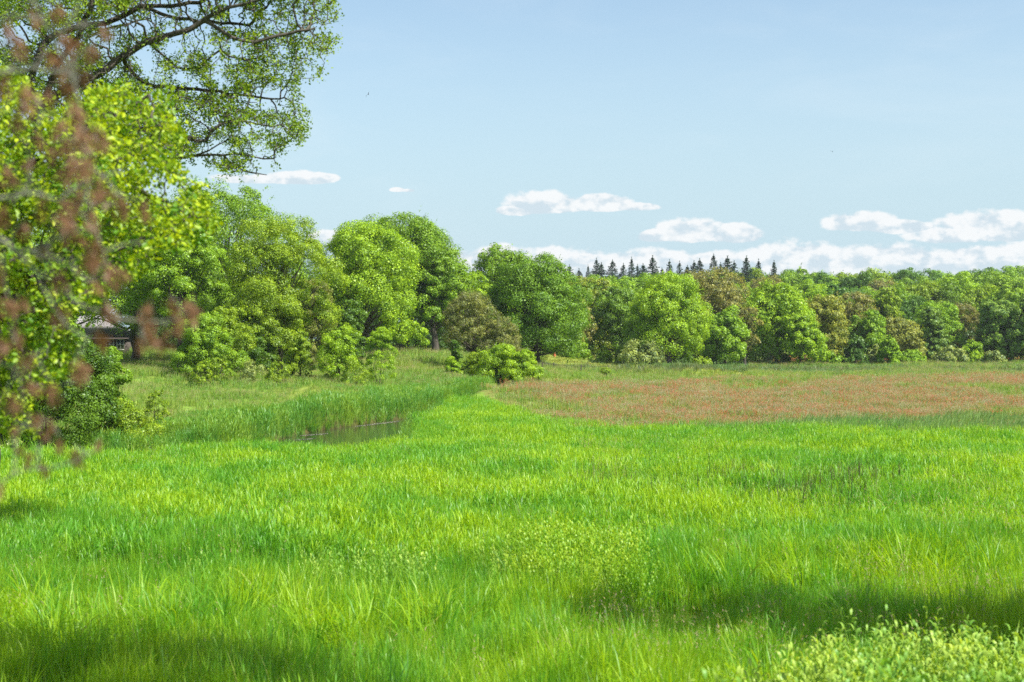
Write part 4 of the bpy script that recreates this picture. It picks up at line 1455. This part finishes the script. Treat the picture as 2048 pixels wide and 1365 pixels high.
# shrubs under the near oak, beyond the reed bed
SH = dict(leaf=.085)
tree(95, 672, 250, 61, DRK, 'dark green shrub with thin black stems at the left edge of the reeds', nm=26, sub=11, per=170, b=.16, name='elder_shrub', cat='shrub', leaf=.10, stems=5, trunk_r=.12, inner=2500, shape='other')
tree(205, 690, 100, 63, MID, 'side shrub with brighter tips touching the grass gap', nm=16, sub=10, per=110, b=.05, name='elder_shrub', cat='shrub', leaf=.09, stems=3, trunk_r=.07)
tree(-60, 640, 220, 62, DRK, 'dark shrub at the left edge behind the near oak leaves', nm=20, sub=10, per=130, b=.08, name='elder_shrub', cat='shrub', leaf=.10, stems=3, trunk_r=.1)
tree(245, 806, 120, 62.5, YEL, 'low yellow green shrub right of the dark shrub', nm=16, sub=9, per=75, b=.02, name='bush', cat='bush', shape='bush', leaf=.075, inner=500)
tree(312, 782, 56, 67, YEL, 'thin airy yellowish sapling standing over the low shrub', nm=10, sub=7, per=28, b=.1, name='sapling', cat='shrub', shape='vase', leaf=.075, inner=60, stems=3, trunk_r=.04, sparse=.3)
tree(20, 815, 90, 59.5, PAL, 'pale leaved elder at the left edge just above the reeds', nm=12, sub=8, per=60, b=.05, name='elder_shrub', cat='shrub', shape='bush', leaf=.10)
tree(60, 560, 200, 78, GRN, 'green tree above the dark shrub behind the near oak leaves', nm=22, sub=10, per=120, b=.1, leaf=.13)


# ------------------------------------------------------------------ the close ash twigs with brown seed clusters, far out of focus
def ash_branches():
    r = np.random.default_rng(41)
    D0 = 3.9
    x0 = wx(-260, D0)
    zg = G1(x0, D0)
    base_y = HOR + (EYE - zg) / D0 * F
    keys, t = new_mat('dry_ash_keys')
    v = t.node('ShaderNodeAttribute', attribute_name='v').outputs['Fac']
    foliage_shader(t, t.mix(v, (.14, .068, .036), (.30, .17, .09)), trans=.35, gloss=.02, tcol=(1.1, .9, .7))
    root = empty('ash_tree', (x0, D0, zg))
    tagit(root, 'blurred ash tree at the left edge with pale twigs and rusty brown seed clusters', 'ash tree')
    off = np.array(root.location)
    lines = [
        (None, [(-260, base_y + 20, 0), (-255, 900, 0), (-250, 500, 0), (-245, 100, 0), (-230, -300, 0)]),
        (0, [(-250, 420, 0), (-120, 430, 0), (0, 473, 0), (37, 510, 0), (73, 540, 0), (88, 583, 0), (112, 622, 0), (135, 656, 0), (176, 682, 0)]),
        (1, [(73, 540, 0), (121, 580, .05), (161, 609, .05), (201, 623, .05), (238, 638, .05), (278, 642, .05), (359, 642, .05)]),
        (1, [(37, 510, 0), (88, 495, 0), (110, 470, 0)]),
        (1, [(73, 515, 0), (143, 517, 0)]),
        (0, [(-253, 700, 0), (-120, 700, .1), (0, 726, .1), (37, 748, .1), (84, 777, .1), (115, 772, .1), (160, 760, .1)]),
        (0, [(-255, 1010, 0), (-120, 1010, 0), (0, 972, 0), (20, 952, 0), (58, 941, 0), (105, 934, 0), (140, 930, 0), (200, 900, 0)]),
        (6, [(64, 940, 0), (74, 915, 0), (84, 900, 0), (78, 888, 0)]),
        (6, [(20, 952, 0), (30, 925, 0), (30, 875, 0), (48, 858, 0), (100, 846, 0)]),
        (0, [(-248, 100, 0), (-100, 140, -.1), (0, 146, -.1), (60, 142, -.1), (98, 105, -.1), (130, 60, -.1), (172, -10, -.1)]),
        (0, [(-249, 300, 0), (-100, 380, .1), (0, 400, .1), (60, 385, .1), (150, 410, .1), (220, 400, .1)]),
        (9, [(60, 142, -.1), (110, 150, -.1), (150, 120, -.1), (190, 90, -.1)]),
        (0, [(-247, 0, 0), (-60, -60, 0), (60, -10, 0), (90, 40, 0), (150, 170, 0), (165, 240, 0), (168, 330, 0), (175, 390, 0)]),
        (10, [(150, 410, .1), (185, 450, .1), (215, 530, .1)]),
        (10, [(60, 385, .1), (60, 330, .1), (50, 280, .1)]),
        (2, [(278, 642, .05), (285, 665, .05), (290, 690, .05)]),
        (2, [(340, 642, .05), (385, 622, .05)]),
        (1, [(0, 473, 0), (10, 560, 0), (20, 620, 0), (30, 690, 0)]),
        (9, [(-60, 143, -.1), (-20, 60, -.1), (30, 20, -.1)]),
        (0, [(-248, 160, 0), (-100, 200, .05), (-20, 230, .05), (60, 215, .05), (110, 230, .05)]),
    ]
    for _ in range(46):
        li = r.integers(1, 19)
        pp = lines[li][1]
        k = r.integers(0, len(pp) - 1)
        q = np.array(pp[k]) + (np.array(pp[k + 1]) - np.array(pp[k])) * r.random()
        if q[1] > 800 or q[0] < -60 or (q[0] > 200 and q[1] > 560):
            continue
        an = r.uniform(-.9, 1.3)
        L = r.uniform(30, 95)
        q2 = q + np.array([math.cos(an) * L * .5, math.sin(an) * L * .5, r.normal() * .04])
        lines.append((li, [tuple(q), tuple(q2), tuple(q2 + np.array([math.cos(an + .4) * L * .5, math.sin(an + .4) * L * .5, r.normal() * .04]))]))
    nodes, par = limb_nodes(lines, D0, .035, r, .0022)
    par = np.array(par)
    NP = np.array(nodes)
    rad, _ = radii(par, .0018, 2.0)
    rad = np.clip(rad, .0026, .10)
    tk = (np.abs(NP[:, 0] - x0) < .12)
    rad[tk] = np.maximum(rad[tk], .085)
    link('trunk', wood_geo(NP - off, par, rad).mesh('trunk', [BARK_GREY], True), root)
    # a seed cluster: dozens of dry winged keys hanging in a bunch
    CM = []
    for i in range(4):
        g = Geo()
        n = 64
        P = np.c_[r.normal(size=n) * .0095, r.normal(size=n) * .0095, -r.uniform(0, 1, n) ** .9 * .052]
        d = unit(np.c_[r.normal(size=(n, 2)) * .45, -np.ones(n)])
        s_ = unit(np.cross(d, rnd3(n, r)))
        L, w_ = r.uniform(.018, .032, (n, 1)), r.uniform(.0022, .0038, (n, 1))
        V = np.stack([P, P + d * L * .4 + s_ * w_, P + d * L, P + d * L * .4 - s_ * w_], 1).reshape(-1, 3)
        g.add(V, np.arange(n * 4).reshape(-1, 4), 0, r.random(n))
        g.segs(np.array([[0, 0, .012]]), np.array([[0, 0, -.045]]), .0012, .0008, 4)
        CM.append(g.mesh('seed_cluster', [keys]))
    sp = [(115, 80), (190, 100), (155, 120), (160, 215), (172, 275), (165, 325), (190, 265), (60, 325), (90, 400), (130, 405), (200, 365), (222, 388), (170, 380), (185, 430), (110, 440), (242, 398), (282, 412),
          (212, 535), (236, 548), (190, 575), (180, 515), (50, 455), (40, 605), (15, 605), (30, 655), (20, 690), (60, 715), (115, 550), (125, 620), (300, 615), (340, 608), (385, 612), (350, 645), (280, 680),
          (292, 650), (330, 670), (200, 670), (212, 615), (150, 745), (162, 730), (50, 770), (100, 775), (55, 843), (80, 842), (100, 845), (30, 862), (33, 905), (78, 880), (68, 912), (118, 888),
          (150, 908), (160, 920), (200, 890), (82, 935), (5, 980), (60, 180), (20, 150), (45, 90), (100, 190), (130, 250), (145, 170), (90, 120), (10, 60), (30, 240), (70, 270), (110, 300), (140, 350),
          (150, 285), (10, 340), (120, 20), (60, 30), (205, 60), (20, 420), (0, 530), (150, 480), (95, 500), (200, 480), (145, 440), (10, 800), (165, 145), (185, 320), (155, 255)]
    for i, (px, py) in enumerate(sp):
        d_ = D0 + r.normal() * .08
        p = np.array([wx(px, d_), d_, wz(py - 12, d_)])
        o = link('seed_cluster', CM[i % 4], root)
        o.location = p - off
        s_ = r.uniform(.65, 1.1) * (.55 if py > 830 else 1)
        o.scale = (s_ * r.uniform(.75, 1.2), s_ * 1.1, s_ * r.uniform(.9, 1.7))
        o.rotation_euler = (r.normal() * .3, r.normal() * .5, r.uniform(0, 6.28))
    # thin stalks that tie the bunches to the nearest twig
    g = Geo()
    for (px, py) in sp:
        p = np.array([wx(px, D0), D0, wz(py - 14, D0)])
        j = np.linalg.norm(NP - p, axis=1).argmin()
        m_ = (p + NP[j]) / 2 + r.normal(size=3) * .008
        g.tube(np.array([NP[j], m_, p]) - off, [.0022, .0018, .0014], 4)
    link('stalks', g.mesh('stalks', [BARK_GREY]), root)


ash_branches()


# trees standing outside the picture on the right and behind, whose shade falls over the foreground
def shade_tree(x, y, H, W, b, sd, label):
    z = G1(x, y)
    ms = tree_meshes(W, H - z, b, sd, nm=15, sub=8, per=60, leaf=.2, lobe=W * .17, dens_k=.75, inner=300)
    plant('alder_tree', ms, x, y, z, (1, 1, 1), sd, GRN, label, 'tree', 'trees beside the camera')


shade_tree(11.0, 18.7, 12.4, 4.6, 8.2, 71, 'alder outside the picture on the right with its shade on the middle of the foreground')
shade_tree(14.6, 17.6, 12.0, 4.8, 7.8, 73, 'alder outside the picture farther right with its shade on the right foreground')
shade_tree(17.6, 17.2, 13.0, 4.6, 8.0, 74, 'alder outside the picture farthest right with its shade at the picture edge')
shade_tree(6.3, 12.5, 18.6, 3.8, 14.0, 72, 'tall high crowned alder outside the picture with its shade at the lower left')


def haze():
    g = Geo()
    g.box((-950, -420, -3.0), (950, 700, 34.0))
    m, t = new_mat('summer_haze')
    out = t.node('ShaderNodeOutputMaterial')
    pv = t.node('ShaderNodeVolumePrincipled', {'Color': (.80, .88, .95), 'Density': 0.0001})
    t.l.new(pv.outputs[0], out.inputs['Volume'])
    tagit(link('haze', g.mesh('haze', [m])), 'faint summer haze over the meadow', 'haze', None, 'stuff')


haze()

# ------------------------------------------------------------------ cottage, fence, small things
def simple_mat(name, a, b, scale=3.0, rough=.85, bump=.3, stretch=(1, 1, 1)):
    m, t = new_mat(name)
    out = t.node('ShaderNodeOutputMaterial')
    co = t.node('ShaderNodeTexCoord').outputs['Object']
    mp = t.node('ShaderNodeMapping', {'Vector': co, 'Scale': stretch})
    n = t.noise(mp.outputs[0], scale, 6.0, .65)
    bs = t.node('ShaderNodeBsdfPrincipled', {'Base Color': t.mix(t.ramp(n, .35, .65), a, b), 'Roughness': rough})
    bmp = t.node('ShaderNodeBump', {'Height': n, 'Strength': bump, 'Distance': .02})
    t.l.new(bmp.outputs[0], bs.inputs['Normal'])
    t.l.new(bs.outputs[0], out.inputs[0])
    return m


def cottage():
    D = 150.0
    x1 = wx(253, D)
    z = G1(x1, D)
    eave = wz(676, D)
    zb = min(z, eave - 2.1)
    wallm = simple_mat('dark_boards', (.045, .035, .03), (.085, .07, .06), 2, stretch=(1, 1, 8))
    roofm = simple_mat('weathered_thatch', (.20, .19, .19), (.32, .30, .31), 4, stretch=(6, 1, 1))
    white = simple_mat('white_paint', (.5, .5, .48), (.6, .6, .58), 5, .5, .05)
    glass, t = new_mat('window_glass')
    out = t.node('ShaderNodeOutputMaterial')
    bs = t.node('ShaderNodeBsdfPrincipled', {'Base Color': (.05, .06, .06), 'Roughness': .08})
    bs.inputs['Specular IOR Level'].default_value = .9
    t.l.new(bs.outputs[0], out.inputs[0])
    root = empty('cottage', (x1 - 5.5, D, zb))
    tagit(root, 'small dark boarded cottage with pale hipped roof and two white windows', 'cottage')
    hw, dp, eh = 5.5, 5.0, eave - zb
    g = Geo()
    g.box((-hw, 0, 0), (hw, dp, eh))
    link('wall', g.mesh('wall', [wallm]), root)
    g = Geo()
    rz = wz(630, D) - zb
    o = .35
    V = [(-hw - o, -o, eh), (hw + o, -o, eh), (hw + o, dp + o, eh), (-hw - o, dp + o, eh), (-hw + 2.8, dp / 2, rz), (hw - 3.2, dp / 2, rz)]
    g.add(V, [(0, 1, 5, 4), (2, 3, 4, 5), (1, 2, 5, 5), (3, 0, 4, 4), (0, 3, 2, 1)])
    me = g.mesh('roof', [roofm])
    me.validate()
    rf = link('roof', me, root)
    g = Geo()
    g.box((-hw - o, -o - .03, eh - .14), (hw + o, -o - .004, eh - .003))
    link('fascia', g.mesh('fascia', [wallm]), rf)
    for pxa, pxb in ((213.5, 227), (235, 247.5)):
        xa, xb = wx(pxa, D) - root.location.x, wx(pxb, D) - root.location.x
        za, zt = wz(699, D) - zb, wz(680, D) - zb
        g = Geo()
        g.box((xa, -.03, za), (xb, -.004, zt))
        w_ = link('window', g.mesh('window', [glass]), root)
        g = Geo()
        t_ = .07
        for a, b_ in (((xa - t_, za - t_), (xb + t_, za)), ((xa - t_, zt), (xb + t_, zt + t_)), ((xa - t_, za), (xa, zt)), ((xb, za), (xb + t_, zt)),
                      (((xa + xb) / 2 - .03, za), ((xa + xb) / 2 + .03, zt))):
            g.box((a[0], -.07, a[1]), (b_[0], -.034, b_[1]))
        q = (za + zt) / 2
        g.box((xa, -.06, q - .02), ((xa + xb) / 2 - .032, -.035, q + .02))
        g.box(((xa + xb) / 2 + .032, -.06, q - .02), (xb, -.035, q + .02))
        link('frame', g.mesh('frame', [white]), w_)
    # heavy trunk at its corner
    return root


cottage()


def fence():
    m = simple_mat('weathered_post', (.05, .04, .03), (.10, .085, .07), 8)
    D = 157.0
    xs = [wx(p, D) for p in (1085, 1107, 1162, 1216)]
    z0 = G1(xs[0], D)
    root = empty('wire_fence', (xs[0], D, z0))
    tagit(root, 'low wire fence with dark posts at the foot of the left mound', 'fence')
    pts = []
    for x in xs:
        z = G1(x, D)
        g = Geo()
        a = np.array([x - xs[0], 0, z - z0 - .2])
        g.tube([a, a + [0, 0, .6], a + [.02, 0, 1.15]], [.075, .07, .06], 8)
        link('post', g.mesh('post', [m], True), root)
        pts.append(a + [0, 0, 1.0])
    for dz in (0, -.35):
        g = Geo()
        g.tube(np.array(pts) + [0, -.075, dz], .012, 4)
        link('wire', g.mesh('wire', [m]), root)


fence()


def marker_post():
    m = simple_mat('orange_paint', (.55, .10, .04), (.65, .14, .06), 5, .6)
    D = 196.0
    x = wx(1109, D)
    z = G1(x, D)
    root = empty('marker_post', (x, D, z))
    tagit(root, 'small orange marker post under the broad dark oak', 'post')
    h = wz(706, D) - z
    g = Geo()
    g.tube([(0, 0, -.1), (0, 0, h * .8), (0, 0, h)], [.17, .17, .12], 10)
    link('post', g.mesh('post', [m], True), root)
    g = Geo()
    g.tube([(0, 0, h), (0, 0, h + .03), (0, 0, h + .08)], [.2, .2, .04], 10)
    link('cap', g.mesh('cap', [m], True), root)


marker_post()


def stone():
    m = simple_mat('white_stone', (.6, .6, .58), (.75, .75, .72), 6)
    D = 146.0
    x = wx(277, D)
    z = G1(x, D)
    h = wz(691, D) - z
    g = Geo()
    s_ = np.linspace(0, 1, 8)
    g.tube(np.c_[0 * s_, 0 * s_, -.1 + (h + .1) * s_], .17 * np.sqrt(np.clip(1 - (s_ * 1.15 - .15) ** 4, .01, 1)), 10)
    o = link('bollard', g.mesh('bollard', [m], True))
    o.location = (x, D, z)
    tagit(o, 'small rounded white bollard beside the thick trunk near the cottage', 'bollard')


stone()


def bird(px, py, D, span, roll, yaw, label, flap):
    m = simple_mat('dark_feather', (.02, .018, .018), (.05, .045, .04), 8)
    root = empty('bird', (wx(px, D), D, wz(py, D)))
    root.rotation_euler = (0, roll, yaw)
    tagit(root, label, 'bird', 'birds in the sky')
    g = Geo()
    L = span * .36
    s_ = np.linspace(0, 1, 10)
    rad = L * .13 * np.array([.05, .35, .4, .75, 1, 1, .85, .6, .45, .25])
    P = np.c_[0 * s_, (s_ - .5) * -L, .02 * np.sin(s_ * 3)]
    g.tube(P, rad, 8)
    # wings: thick at the root, bent at the wrist
    for sd in (-1, 1):
        rows = [(0, .0, .30, .03), (.25, flap * .5, .34, .022), (.5, flap * .7, .28, .014), (.78, flap * .5, .17, .008), (1.0, flap * .15, .04, .003)]
        V = []
        for (u_, z_, c_, th) in rows:
            xx = sd * (u_ * span / 2 + .01)
            yy = -.04 * span + u_ * .08 * span
            V += [(xx, yy + c_ * span * .3, z_ * span), (xx, yy + c_ * span * .3, z_ * span + th * span), (xx, yy - c_ * span * .3, z_ * span + th * span * .3), (xx, yy - c_ * span * .3, z_ * span)]
        Q = []
        for i in range(4):
            for k in range(4):
                Q.append((i * 4 + k, i * 4 + (k + 1) % 4, (i + 1) * 4 + (k + 1) % 4, (i + 1) * 4 + k))
        Q.append((16, 17, 18, 19))
        g.add(V, Q)
    # fanned tail
    g.add([(-.02 * span, -L * .45, 0), (.02 * span, -L * .45, 0), (.07 * span, -L * .8, -.005), (-.07 * span, -L * .8, -.005),
           (-.02 * span, -L * .45, .012), (.02 * span, -L * .45, .012), (.07 * span, -L * .8, .004), (-.07 * span, -L * .8, .004)],
          [(0, 1, 2, 3), (4, 7, 6, 5), (0, 4, 5, 1), (1, 5, 6, 2), (2, 6, 7, 3), (3, 7, 4, 0)])
    link('body', g.mesh('body', [m], True), root)


bird(737, 190, 120, .62, math.radians(-55), math.radians(20), 'dark bird banking steeply in the sky right of the overhanging oak', .22)
bird(1664, 303, 210, .55, math.radians(25), math.radians(10), 'tiny distant bird gliding above the clouds on the right', -.25)
